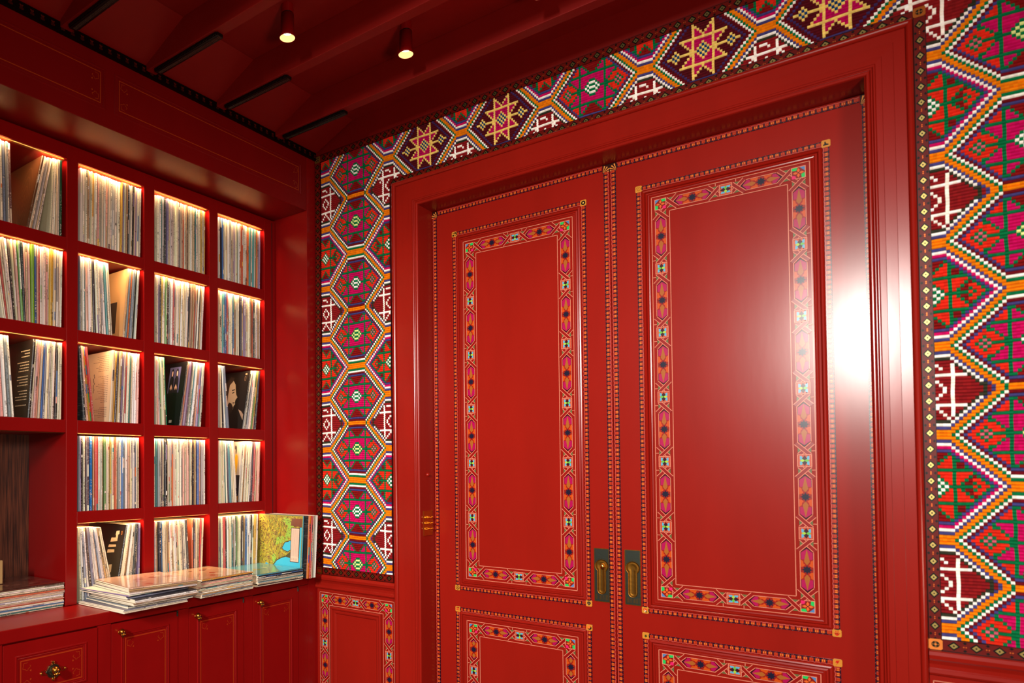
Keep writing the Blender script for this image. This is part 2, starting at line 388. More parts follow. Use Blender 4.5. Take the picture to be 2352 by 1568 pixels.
mb.build('corner_tile', TAPE, bpy.data.objects['trim_4'])
tape_obj('trim_5', PBt, .0165, XR-.001, -.1965, -.1845, False)
tape_obj('trim_6', PBt, -.6780, .0052, .4785, .4908, False)
# crown strip on the header
mb = MB(); z0, z1 = .5712*S+H, .5850*S+H
PLc = planeX((-.8464+.0045)*S)
ubox(mb, -.8464, -.8464+.0045, YB, 1.0-.002, .5712, .5850, col=(12, 4, 3))
nn = int((1.0-YB)/.0142)
for k in range(nn):
    y = (1.0-.006-k*.0142)*S; zc = (z0+z1)/2; r = .0030*S; col = (92, 28, 15)
    for sx in (-1, 1):
        mb.poly([PLc(y-sx*r*.9, zc-r, .0006), PLc(y-sx*r*.2, zc-r, .0006), PLc(y+sx*r*.9, zc+r, .0006), PLc(y+sx*r*.2, zc+r, .0006)], col)
    mb.poly([PLc(y-.0095, zc-.004, .0008), PLc(y, zc-.011, .0008), PLc(y+.0095, zc-.004, .0008), PLc(y, zc+.003, .0008)], (60, 14, 8))
    mb.poly([PLc(y+.0065*S, zc-.006, .0006), PLc(y+.0072*S, zc, .0006), PLc(y+.0065*S, zc+.006, .0006), PLc(y+.0058*S, zc, .0006)], (3, 2, 2))
mb.build('trim_7', TAPE, **STRUCT)

# ------------------------------------------------------------------ door casing, jambs
PC = planeY(1.0*S)
mb = MB(); a0, a1 = -.6700*S, .0052*S; b0, b1 = ZF*S+H, .4805*S+H
wl_ = .0533*S
def roll(a, b, h, r, n=7): return [(a+(b-a)*(.5-.5*math.cos(math.pi*k/n)), h+r*math.sin(math.pi*k/n)) for k in range(n+1)]
pr = [(0, -.008), (0, .020)]+roll(.0005, .019, .022, .011, 10)+[(.0205, .024), (.049, .024), (.0500, .028), (.079, .0285), (.0800, .0325), (.095, .033)]+roll(.0955, .1035, .0345, .0050)+roll(.1035, .1095, .0355, .0040)+roll(.1095, .1215, .0370, .0060)+[(.1225, .0405)]
def casing(mb, aL, aR, top):
    inL, inR, inT = DX0*S, DX1*S, DZ*S+H
    # three legs with own widths, mitred
    rings = []
    for (i, h) in pr+[(1, .0428), (1, -.13)]:
        f = min(1, i/.1245)
        rings.append([PC(aL+(inL-aL)*f, b0, h), PC(aL+(inL-aL)*f, top+(inT-top)*f, h), PC(aR+(inR-aR)*f, top+(inT-top)*f, h), PC(aR+(inR-aR)*f, b0, h)])
    for r0, r1 in zip(rings, rings[1:]):
        for k in range(3): mb.poly([r0[k], r0[k+1], r1[k+1], r1[k]])
casing(mb, a0, a1, b1)
csg = mb.build('trim_8', RED, **STRUCT)

# ------------------------------------------------------------------ ornament bands of the door
def bead_band(mb, P, a0, b0, a1, b1, wd, flip=1, pitch=.0059*S):
    """bead ornament from (a0,b0) to (a1,b1); flip: side that carries the pink scallop"""
    L = math.hypot(a1-a0, b1-b0); ux, uy = (a1-a0)/L, (b1-b0)/L; nx, ny = -uy*flip, ux*flip
    F = lambda l, c, h: P(a0+ux*l+nx*c, b0+uy*l+ny*c, h)
    hh = .0025
    mb.poly([F(0, -wd/2, hh), F(L, -wd/2, hh), F(L, wd/2, hh), F(0, wd/2, hh)], (150, 22, 14))
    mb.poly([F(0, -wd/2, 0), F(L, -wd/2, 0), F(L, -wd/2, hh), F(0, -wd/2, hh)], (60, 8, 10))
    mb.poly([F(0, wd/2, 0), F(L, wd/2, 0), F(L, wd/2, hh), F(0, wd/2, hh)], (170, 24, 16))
    n = max(1, round(L/pitch)); p = L/n
    NV, OR, OY, RD, PK = (30, 9, 26), (180, 60, 18), (210, 118, 42), (136, 17, 10), (190, 92, 80)
    for k in range(n):
        l = k*p
        # navy edge with teeth
        mb.poly([F(l, -wd*.5, hh+.0003), F(l+p, -wd*.5, hh+.0003), F(l+p, -wd*.30, hh+.0003), F(l+p*.5, -wd*.38, hh+.0003), F(l, -wd*.30, hh+.0003)], NV)
        # raised orange block
        x0, x1, c0, c1 = l+p*.20, l+p*.80, -wd*.26, wd*.30
        t = hh+.0016
        mb.poly([F(x0, c0, t), F(x1, c0, t), F(x1, c1, t), F(x0, c1, t)], (146, 34, 14))
        mb.poly([F(x0, c0, hh), F(x1, c0, hh), F(x1, c0, t), F(x0, c0, t)], RD); mb.poly([F(x0, c1, hh), F(x1, c1, hh), F(x1, c1, t), F(x0, c1, t)], RD)
        mb.poly([F(x0, c0, hh), F(x0, c1, hh), F(x0, c1, t), F(x0, c0, t)], RD); mb.poly([F(x1, c0, hh), F(x1, c1, hh), F(x1, c1, t), F(x1, c0, t)], RD)
        for q in (.34, .66):
            lc = l+p*q
            mb.poly([F(lc-p*.10, c0+wd*.06, t+.0003), F(lc, c0, t+.0003), F(lc+p*.10, c0+wd*.06, t+.0003), F(lc+p*.06, c1-wd*.14, t+.0003), F(lc-p*.06, c1-wd*.14, t+.0003)], OY if (k*7+int(q*10)) % 3 else OR)
        # navy bar between
        mb.poly([F(l-p*.14, -wd*.32, hh+.0005), F(l+p*.14, -wd*.32, hh+.0005), F(l+p*.10, wd*.3, hh+.0005), F(l, wd*.44, hh+.0005), F(l-p*.10, wd*.3, hh+.0005)], NV)
        mb.poly([F(l-p*.05, -wd*.2, hh+.0008), F(l+p*.05, -wd*.2, hh+.0008), F(l, wd*-.08, hh+.0008)], (110, 110, 90))
        mb.poly([F(l+p*.45, -wd*.42, hh+.0008), F(l+p*.55, -wd*.42, hh+.0008), F(l+p*.5, -wd*.5, hh+.0008)], (150, 150, 140))
        # pink scallop
        stroke(mb, lambda a, b, h: F(a, b, h), [(l, wd*.50), (l+p*.25, wd*.40), (l+p*.5, wd*.37), (l+p*.75, wd*.40), (l+p, wd*.50)], wd*.07, PK, hh+.0010)

SCREAM, SRED = (204, 122, 98), (130, 15, 11)
def interlace_side(mb, F, L, n, w, h0=.0006):
    """F(v,u,h) along v (0..L from corner centre to corner centre), across u; w = half width. n lozenges"""
    per = L/n/w   # in units of w
    def Q(pts, col, h): mb.poly([F(v*w, u*w, h0+h) for v, u in pts], col)
    def ln(pts, h, wd=.066, col=SCREAM):
        stroke(mb, lambda a, b, hh: F(a, b, hh), [(v*w, u*w) for v, u in pts], wd*w, col, h0+h)
    hf = per/2; gap = 1.22
    for k in range(n):
        c = (k+.5)*per; vc = hf-gap
        # lozenge
        Q([(c-vc+.22, 0), (c-vc+.85, -.56), (c+vc-.85, -.56), (c+vc-.22, 0), (c+vc-.85, .56), (c-vc+.85, .56)], (34, 8, 10), 0)
        Q([(c-vc+.42, 0), (c-vc+.85, -.52), (c+vc-.85, -.52), (c+vc-.42, 0), (c+vc-.85, .52), (c-vc+.85, .52)], (158, 10, 74), .0002)
        Q([(c-1.08, -.54), (c+1.08, -.54), (c+1.08, .54), (c-1.08, .54)], (140, 24, 12), .0004)
        for sv in (-1, 1):
            for su in (-1, 1):
                Q([(c+sv*.26, su*.55), (c+sv*1.04, su*.55), (c+sv*.90, su*.34), (c+sv*.62, su*.30), (c+sv*.52, su*.16), (c+sv*.34, su*.30)][::1], (184, 70, 14), .0006)
            Q([(c+sv*.46, 0), (c+sv*.86, -.26), (c+sv*(vc-.46), 0), (c+sv*.86, .26)], (152, 86, 32), .0008)
        Q([(c-.58, 0), (c-.2, -.2), (c, -.54), (c+.2, -.2), (c+.58, 0), (c+.2, .2), (c, .54), (c-.2, .2)], (120, 22, 18), .0010)
        Q([((c+(.46 if q_ % 2 == 0 else .27)*math.cos(q_*math.pi/8*1.0*1)), ((.46 if q_ % 2 == 0 else .27)*math.sin(q_*math.pi/8))) for q_ in range(16)], (24, 22, 44), .0012)
    # straight side straps and crossings
    for k in range(n):
        c = (k+.5)*per; vc = hf-gap
        for su in (-1, 1):
            ln([(c-vc+.72, su*.60), (c+vc-.72, su*.60)], .0014)
        for sv in (-1, 1):
            x = c+sv*(vc+.02)      # crossing centre
            # green triangles beside the crossing
            for su in (-1, 1): Q([(x-.36, su*.60), (x+.36, su*.60), (x, su*.26)], (86, 96, 56), .0004)
            # over strap
            q = [(x-sv*.80, .60), (x+sv*.10, -.30)]
            def seg(a, b, o): # ribbon edges offset o
                d = Vector((b[0]-a[0], b[1]-a[1])).normalized(); nn_ = Vector((-d.y, d.x))
                return [(a[0]+nn_.x*o, a[1]+nn_.y*o), (b[0]+nn_.x*o, b[1]+nn_.y*o)]
            A, B = (x-sv*.66, .76), (x+sv*.60, -.50)
            A2, B2 = (x-sv*.66, -.76), (x+sv*.60, .50)
            Q(seg(A2, B2, .18)+seg(A2, B2, -.18)[::-1], SRED, .0012)
            for o in (-.19, .19): ln(seg(A2, B2, o), .0014)
            Q(seg(A, B, .18)+seg(A, B, -.18)[::-1], SRED, .0018)
            for o in (-.19, .19): ln(seg(A, B, o), .0020)
    # small squares between lozenges
    for k in range(1, n):
        c = k*per
        Q([(c-.56, -.56), (c+.56, -.56), (c+.56, .56), (c-.56, .56)], (180, 70, 44), .0020)
        for sv in (-1, 1):
            Q([(c, 0), (c+sv*.2, -.24), (c+sv*.56, 0), (c+sv*.2, .24)], (50, 10, 24), .0024)
            for su in (-1, 1):
                Q([(c+sv*.08, su*.14), (c+sv*.10, su*.42), (c+sv*.50, su*.42), (c+sv*.44, su*.22)], (80, 160, 190), .0022)
                Q([(c, 0), (c+sv*.16, su*.16), (c, su*.44)], (150, 190, 60) if su > 0 else (90, 170, 60), .0026)
        sq = [(c-.62, -.62), (c+.62, -.62), (c+.62, .62), (c-.62, .62)]
        stroke(mb, lambda a, b, hh: F(a, b, hh), [(v*w, u*w) for v, u in sq], .08*w, SCREAM, h0+.0028, closed=True)
        for su in (-1,):
            ln([(c-1.02, su*1.0), (c-1.02, su*.62)], .0028); ln([(c+1.02, su*1.0), (c+1.02, su*.62)], .0028)
    ln([(-1.0, -1.0), (L/w+1.0, -1.0)], .0028, .075); ln([(1.0, 1.0), (L/w-1.0, 1.0)], .0028, .075)
def corner_motif(mb, P, a, b, sa, sb, w, h0=.0030):
    def Q(pts, col, h): mb.poly([P(a+sa*x*w, b+sb*y*w, h0+h) for x, y in pts], col)
    # outward corner is +x,+y
    Q([(-.6, -.6), (.6, -.6), (.6, .6), (-.6, .6)], (120, 22, 16), 0)
    Q([(.1, .6), (.6, .6), (.6, .1)], (70, 120, 170), .0002)
    Q([(-.6, .6), (-.05, .6), (-.2, .25), (-.6, .3)], (30, 180, 84), .0002); Q([(.6, -.6), (.6, -.05), (.25, -.2), (.3, -.6)], (30, 180, 84), .0002)
    Q([(-.6, -.2), (-.6, -.6), (-.2, -.6), (-.28, -.28)], (206, 30, 96), .0002)
    for t in range(4):
        ang = t*math.pi/2; cx_, cy_ = math.cos(ang), math.sin(ang)
        Q([(0, 0), (.27*cx_-.14*cy_, .27*cy_+.14*cx_), (.52*cx_, .52*cy_), (.27*cx_+.14*cy_, .27*cy_-.14*cx_)], (206, 92, 34), .0004)
    Q([(-.08,0),(0,-.08),(.08,0),(0,.08)], (30,20,20), .0006)
    stroke(mb, lambda x, y, h: P(a+sa*x*w, b+sb*y*w, h), [(-.62, -.3), (-.62, .62), (.62, .62), (.62, -.62), (-.3, -.62)], .08, SCREAM, h0+.0008)
def interlace(name, P, r, w, na, nb, parent, sides='LRTB'):
    """painted interlace frame inside rectangle r (a0,a1,b0,b1) with band half width w"""
    a0, a1, b0, b1 = r; La = a1-a0-2*w; Lb = b1-b0-2*w
    out = []
    defs = {'L': (lambda v, u, h: P(a0+w+u, b0+w+v, h), Lb, nb), 'R': (lambda v, u, h: P(a1-w-u, b0+w+v, h), Lb, nb),
            'T': (lambda v, u, h: P(a0+w+v, b1-w-u, h), La, na), 'B': (lambda v, u, h: P(a0+w+v, b0+w+u, h), La, na)}
    for s_ in sides:
        mb = MB(); F, L, n = defs[s_]; interlace_side(mb, F, L, n, w)
        out.append(mb.build(name, PAINT, parent))
    for sa, a in ((-1, a0+w), (1, a1-w)):
        for sb, b in ((-1, b0+w), (1, b1-w)):
            mb = MB(); corner_motif(mb, P, a, b, sa, sb, w); mb.build('painted_corner', PAINT, parent)
    return out

# ------------------------------------------------------------------ sliding doors
YD = 1.03
PD = planeY(YD*S)
def panel(parent, x0, x1, z0, z1, icons, na, nb):
    """x0..x1, z0..z1: centres of the corner tiles (layout units)"""
    a0, a1, b0, b1 = x0*S, x1*S, z0*S+H, z1*S+H; wd = .0062*S
    for (p, q, r_, s__, fl) in ((a0, b0, a0, b1, -1), (a1, b0, a1, b1, 1), (a0, b1, a1, b1, -1), (a0, b0, a1, b0, 1)):
        mb = MB(); e = .0045*S; L = math.hypot(r_-p, s__-q); ux, uy = (r_-p)/L, (s__-q)/L
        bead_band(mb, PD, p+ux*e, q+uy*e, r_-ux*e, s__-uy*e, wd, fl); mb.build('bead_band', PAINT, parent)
    for (x, z, ic) in ((a0, b1, icons[0]), (a1, b1, icons[1]), (a0, b0, icons[2]), (a1, b0, icons[3])):
        mb = MB(); knot_tile(mb, PD, x, z, .0044*S, ic); mb.build('emblem_tile', PAINT, parent)
    i0 = wd/2+.001
    r = (a0+i0, a1-i0, b0+i0, b1-i0)
    mb = MB(); sweep(mb, PD, r, [(0, 0), (.001, .004), (.0055, .0075), (.010, .0085), (.0125, .006), (.0140, .0005), (.0155, .0035), (.021, .0045), (.0225, .0015), (.024, .003), (.0275, .0025), (.0285, .0005), (.031, .0015), (.034, -.0005)])
    mb.build('panel_moulding', RED, parent)
    i1 = .034
    mb = MB(); mb.poly([PD(r[0]+i1, r[2]+i1, -.0005), PD(r[1]-i1, r[2]+i1, -.0005), PD(r[1]-i1, r[3]-i1, -.0005), PD(r[0]+i1, r[3]-i1, -.0005)])
    mb.poly([PD(r[0]+i1, r[2]+i1, -.004), PD(r[1]-i1, r[2]+i1, -.004), PD(r[1]-i1, r[3]-i1, -.004), PD(r[0]+i1, r[3]-i1, -.004)])
    mb.build('panel_field', RED, parent)
    i2 = .0365
    interlace('painted_interlace', PD, (r[0]+i2, r[1]-i2, r[2]+i2, r[3]-i2), .01125*S, na, nb, parent)
XM = -.3238
def leaf(name, xa, xb, p0, p1, icons_u, icons_l, outer):
    d = obox(name, RED, None, xa, xb, YD, YD+.0175, ZF+.002, DZ-.0006, **STRUCT)
    # frame members proud of the panels are one slab; beads round the leaf edge
    z0, z1 = ZF*S+H+.01, (DZ-.0058)*S+H
    for (a, fl) in ((xa*S+.0045*S, -1), (xb*S-.0045*S, 1)):
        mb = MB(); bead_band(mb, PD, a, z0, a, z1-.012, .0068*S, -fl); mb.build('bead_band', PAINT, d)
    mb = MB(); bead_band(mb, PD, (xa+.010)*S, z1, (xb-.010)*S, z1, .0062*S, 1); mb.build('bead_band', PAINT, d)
    # fan in both top corners
    for a, sx in ((xa*S+.0045*S, 1), (xb*S-.0045*S, -1)):
        mb = MB(); r = .0048*S
        mb.poly([PD(a-r, z1-r*1.3, .0026), PD(a+r, z1-r*1.3, .0026), PD(a+r, z1+r, .0026), PD(a-r, z1+r, .0026)], (40, 12, 10))
        for k in range(4):
            t0 = math.radians(100+k*24); t1 = t0+math.radians(11); o = (a+sx*r*.9, z1-r*1.2)
            mb.poly([PD(o[0], o[1], .003), PD(o[0]+sx*2.1*r*math.cos(t0), o[1]+2.1*r*math.sin(t0)*.95, .003), PD(o[0]+sx*2.1*r*math.cos(t1), o[1]+2.1*r*math.sin(t1)*.95, .003)], (206, 128, 58))
        mb.build('corner_fan', PAINT, d)
    panel(d, p0, p1, -.1975, .3810, icons_u, 2, 6)
    panel(d, p0, p1, ZF+.055, -.2320, icons_l, 2, 3)
    return d
d1 = leaf('door_1', DX0+.0006, XM-.0004, -.5718, -.3612, ('dice', 'record', 'peace', 'gem'), ('lines', 'moon', 'knot', 'record'), 1)
d2 = leaf('door_2', XM+.0004, DX1-.0006+.004, -.2854, -.0753, ('spiral', 'shoe', 'mushroom', 'hand'), ('leaf', 'bolt', 'moon', 'knot'), -1)
d1['label'] = 'left red sliding door leaf beside the brass switch plate'; d2['label'] = 'right red sliding door leaf with the bright glare'

def flush_pull(door, x, z0, z1, knob):
    a, b0, b1 = x*S, z0*S+H, z1*S+H; hw = .0104*S; P = lambda u, v, h: PD(a+u, v, h)
    mb = MB(); bx = [( -hw, b0), (hw, b0), (hw, b1), (-hw, b1)]
    T = .003
    # plate with recessed keyhole shaped cup: circle above, slot below
    L = b1-b0; cy = b1-L*.33; R = hw*.82; sw = hw*.54; yb = b0+L*.22
    def outline(rc, ws, bot):
        pts = []
        th = math.asin(min(.99, ws/rc))
        for k in range(21):
            t = -math.pi/2+th + k*(2*math.pi-2*th)/20; pts.append((rc*math.cos(t), cy+rc*math.sin(t)))
        for k in range(13):
            t = math.pi + k*math.pi/12; pts.append((ws*math.cos(t), bot+ws*math.sin(t)))
        return pts
    o1 = outline(R, sw, yb)
    # plate: face as box, cup as dark-gold dish sitting in a raised rim
    mb.v.extend([P(*p, 0) for p in bx]+[P(*p, T) for p in bx]); mb.f.extend([(0,1,5,4),(1,2,6,5),(2,3,7,6),(3,0,4,7),(4,5,6,7)]); mb.c.extend([((0,0,0),0)]*5)
    e = mb.build('flush_pull', BRONZE, door)
    mb = MB(); stroke(mb, P, [(-hw+.001, b0+.001), (-hw+.001, b1-.001), (hw-.001, b1-.001), (hw-.001, b0+.001)], .0022, (0,0,0), T+.0006, closed=True)
    for k in range(9):
        u = -hw*.75+k*hw*1.5/8; mb.poly([P(u-.0008, b0+.008, T+.0005), P(u+.0008, b0+.008, T+.0005), P(u+.0008, yb-sw-.006-abs(u)*-.2, T+.0005), P(u-.0008, yb-sw-.006-abs(u)*-.2, T+.0005)])
    mb.build('pull_rim', BRASS, e)
    # beads around
    mb = MB()
    for k in range(13):
        t = math.radians(15+k*150/12); mb.sphere(P(R*1.17*math.cos(t), cy+R*1.22*math.sin(t)+.002, T+.0004), .0011, 6)
    for k in range(12):
        z = yb+k*(cy-R-yb+.012)/11
        for sx in (-1, 1): mb.sphere(P(sx*(sw+(hw-sw)*.5), z, T+.0004), .0011, 6)
    mb.build('pull_beading', GOLD, e)
    # dished cup
    mb = MB(); n = len(o1); rings = []
    cx0 = [(0, cy) if (p[1] > cy-R*.95) else (0, min(max(p[1], yb), cy)) for p in o1]
    for f, h in ((1.10, T+.0002), (1.05, T+.0030), (.98, T+.0028), (.92, T+.0006), (.70, T-.0012+.002), (.35, T+.0002), (.02, T+.0001)):
        rings.append([P(c_[0]+(p[0]-c_[0])*f, c_[1]+(p[1]-c_[1])*f, h) for p, c_ in zip(o1, cx0)])
    for r0, r1 in zip(rings, rings[1:]):
        for k in range(n):
            j = (k+1) % n; mb.poly([r0[k], r0[j], r1[j], r1[k]])
    mb.build('pull_cup', BRASS, e, smooth=True)
    if knob:
        mb = MB(); mb.sphere(P(hw*.12, cy-.001, T+.004), R*.5, 16, sc=(.75, .55, 1.05)); mb.build('pull_knob', GOLD, e, smooth=True, label='bright domed thumb turn')
flush_pull(d1, -.3427, -.1930, -.1178, True)
flush_pull(d2, -.3010, -.1928, -.1170, False)

# switch plate and painted peg on the left jamb (faces +X)
PJ = planeX(DX0*S)
sw = empty('light_switch', tuple(U(DX0, 1.007, -.0933)), label='brass switch plate with six small toggles on the left door jamb', category='switch')
mb = MB(); y0, y1, z0, z1 = .9936*S, 1.0204*S, -.1136*S+H, -.0730*S+H
mb.box(DX0*S+.0003, DX0*S+.003, y0, y1, z0, z1); o = mb.build('switch_plate', BRASS, sw)
for r_ in range(3):
    for c_ in range(2):
        yc = y0+(y1-y0)*(.32+.36*c_); zc = z1-(z1-z0)*(.28+.23*r_)
        mb = MB(); mb.cyl((DX0*S+.003, yc, zc), (1, 0, 0), .005, .0045, .003, 12); mb.cyl((DX0*S+.006, yc, zc), (1, 0, .25), .0022, .0034, .014, 10); mb.build('toggle', GOLD, sw)
mb = MB(); mb.lathe((DX0*S+.0002, 1.006*S, -.0141*S+H), (1, 0, 0), [(.0001, .012), (.006, .010), (.0085, .004), (.009, 0)], 14)
o = mb.build('wall_peg', RED, smooth=True, label='small red painted peg above the brass switch plate', category='peg')

# ------------------------------------------------------------------ dado: rail and panels
def dado(x0, x1, name_t, name_p, xw0, xw1, seed):
    mb = MB(); prof = [(-.1967, -.008), (-.1967, .020), (-.1975, .024), (-.2010, .028), (-.2050, .026), (-.2070, .020), (-.2110, .014), (-.2150, .013), (-.2165, .017), (-.2200, .018), (-.2222, .014), (-.2235, .004), (-.2235, -.008)]
    for (za, ha), (zb_, hb) in zip(prof, prof[1:]):
        mb.poly([PB(x0*S, za*S+H, ha), PB(x0*S, zb_*S+H, hb), PB(x1*S, zb_*S+H, hb), PB(x1*S, za*S+H, ha)])
    for xx in (x0, x1): mb.poly([PB(xx*S, z_*S+H, h_) for z_, h_ in prof])
    mb.build(name_t, RED, **STRUCT)
    # wall facing below the rail
    bz = ZF+.05
    w_ = obox(name_p, RED, None, x0, x1, 1.0005, WB+.0005, ZF, -.2235, **STRUCT)
    P = planeY(1.0004*S)
    interlace('painted_interlace', P, (xw0*S, xw1*S, bz*S+H, -.2295*S+H), .01125*S, 2, 3, w_)
    r = ((xw0+.0255)*S, (xw1-.0255)*S, (bz+.0255)*S+H, (-.2295-.0235)*S+H)
    mb = MB(); sweep(mb, P, r, [(0, 0), (.002, .012), (.008, .016), (.014, .013), (.018, .006), (.022, .008), (.030, .007), (.036, .001), (.040, .0015)])
    mb.poly([P(r[0]+.04, r[2]+.04, .0015), P(r[1]-.04, r[2]+.04, .0015), P(r[1]-.04, r[3]-.04, .0015), P(r[0]+.04, r[3]-.04, .0015)])
    mb.build('raised_panel', RED, w_)
dado(-.8464, -.6696, 'trim_9', 'trim_10', -.8395, -.6760, 1)
dado(.0055, XR, 'trim_11', 'trim_12', .0085, .172, 2)

# ------------------------------------------------------------------ woven wall covering
WH, OG, BL, GN, DR, MG, RD_, YL, NV_, KH = (255, 250, 240), (226, 124, 8), (64, 62, 120), (4, 108, 62), (104, 14, 24), (190, 9, 90), (214, 42, 24), (236, 206, 110), (20, 60, 110), (48, 52, 38)
PALE = (226, 240, 150)
def weave(c, r, stars, pale):
    """colour of stitch column c, row r (rows count down from the top medallion row)"""
    rr = r % 59
    k = round((c-24)/48.0); um = abs(c-(24+48*k))
    d0 = min(rr, 59-rr); d1 = abs(rr-27)
    rm = min(d0, d1)
    up = 0 if rr <= 13 or rr > 43 else 1
    # wide gap lies between rows 27 and 59, narrow between 0 and 27
    wide = (rr > 27) and (rr < 59)
    lim = 13 if wide else 12
    d = 19-um-rm
    inM = d >= 0 and rm <= lim and not (rm == 13 and um > 6)
    star = stars and r < 14 and k in (1, 2, 4, 5)
    if inM:
        if d == 0: return WH
        if rm == 13: return WH
        if not wide and rm == 12: return DR if um <= 6 else WH
        if wide and rm == 12: return DR
        if d == 1: return DR
        if star:
            s = um+rm
            if s <= 3: return YL if s % 2 else NV_
            if um == 4 and rm <= 10: return YL
            if rm == 5 and um <= 9: return YL
            if rm == 0 and 3 < um <= 9: return YL
            if rm >= 6 and um <= 4 and um == rm-6: return YL
            if 1 <= rm <= 5 and um == rm+4: return YL
            s2 = abs(um-11)+rm
            if s2 == 1: return NV_
            if s2 in (0, 2) or (um == 14 and rm == 0): return YL
            if um < 4 and (rm < 6 or um > rm-6): return (176, 10, 84)
            if rm < 5 and um < rm+4: return (176, 10, 84)
            if d in (2, 3) and (c+r) % 2 == 0: return (62, 44, 96)
            return (80, 14, 24) if rm <= 10 or um > 5 else (62, 50, 100)
        if d == 2 or rm == 11: return BL
        # flower medallion
        if rm == 6: return GN
        if rm < 6:
            s = um+rm
            if rm == 0:
                if um <= 1 or um == 3: return PALE if pale else WH
                if um == 2: return GN
                if um == 11 or um == 13: return (200, 90, 110)
                if um == 12 or um == 14 or um <= 10: return GN
                return RD_
            if rm == 1 and um == 2: return PALE if pale else WH
            if rm == 1 and um <= 3: return GN
            if rm == 2 and um <= 1: return PALE if pale else WH
            if rm == 2 and um == 2: return GN
            if rm == 3 and um <= 1: return GN
            if um == 6 or (um == 7 and rm == 1): return GN
            if um < 6: return MG
            if rm == 1 and um in (11, 13): return GN
            if rm == 1 and um == 12: return (200, 90, 110)
            if rm == 2 and um == 12: return GN
            b = {1: 7, 2: 8, 3: 9, 4: 10, 5: 11}[rm]
            if um == b or (rm >= 4 and um == b+1): return GN
            return MG if um < b else RD_
        # caps
        if um == 6: return GN
        if um > 6: return RD_
        g = {7: 2, 8: 3, 9: 4, 10: 5}[rm] if rm in (7, 8, 9, 10) else 5
        if um == g: return GN
        return (126, 16, 18) if um < g else MG
    # side column S
    j = round(c/48.0); us = c-48*j; ua = abs(us)
    # hexagon centred at row 43 (=16 past 27), comb at 13.5
    rh = abs(rr-43)
    if rh <= 13 and ua+rh <= 16 and (rh <= 12 or ua <= 3):
        d = 16-ua-rh
        if d == 0 or rh == 13: return WH
        if rh == 12 or d == 1: return MG
        if rh == 11 or d == 2: return BL
        if rh == 5: return GN
        s = ua+rh
        if s <= 3: return WH if s % 2 == 0 else GN
        if rh == 0 and ua <= 8: return GN
        if ua == 4: return GN
        if rh < 5:
            if rh >= 1 and ua == 5+rh: return GN
            if rh == 0:
                return GN if (ua == 10 or ua >= 13) else RD_
            if d == 3: return GN
            if rh == 1 and ua == 9: return GN
            if ua > 5+rh: return (120, 16, 20) if (ua < 9 or rh > 2) else RD_
            return RD_
        if ua < 4:
            q = rh-7
            return (126, 16, 18) if ua < q else (GN if ua == q else RD_)
        if rh <= 7 and ua in (5, 6): return (120, 16, 20)
        return GN
    if 3 <= rr <= 24 :
        rc = min(rr, 27-rr)     # 3..13
        if ua <= rc and not (rc == 12 and ua == 12):
            if rc == 3: return WH if ua <= 3 else BL
            if ua == rc and rc <= 11: return WH
            if rc == 4 and ua <= 3: return KH
            if ua == rc-1 and rc > 4: return KH if ua > 4 else DR
            if ua == 4: return WH
            if rc == 9 and ua <= 8: return WH
            DK = (132, 24, 28)
            if r < 27 and c > 40 and rr in (10, 11) and ua == rr-5: return WH
            if rr == 6 and us in (-2, -1, 0): return WH
            if rr == 7 and us == 1: return WH
            if rr == 11 and us == 0: return WH
            if rr == 12 and ua == 1: return WH
            if rr in (13, 14) and ua == 2: return WH
            if rr == 15 and ua == 1: return WH
            if rr == 16 and us == 0: return WH
            if rr in (19, 20, 21, 22) and ua == rr-19: return WH
            return DK
        if ua == rc+1: return BL
        if rc == 12 and ua == 12: return KH
    # border lines outside the figures
    if rh == 14 and ua <= 3: return BL
    if rh <= 12 and ua+rh == 17: return BL
    if rh == 13 and ua == 4: return BL
    if (rr == 2 or rr == 25) and ua <= 3: return BL
    # green edge of the medallion
    if rm <= 13 and 19-um-rm == -1: return GN
    if wide and rm == 14 and um <= 6: return GN
    return OG
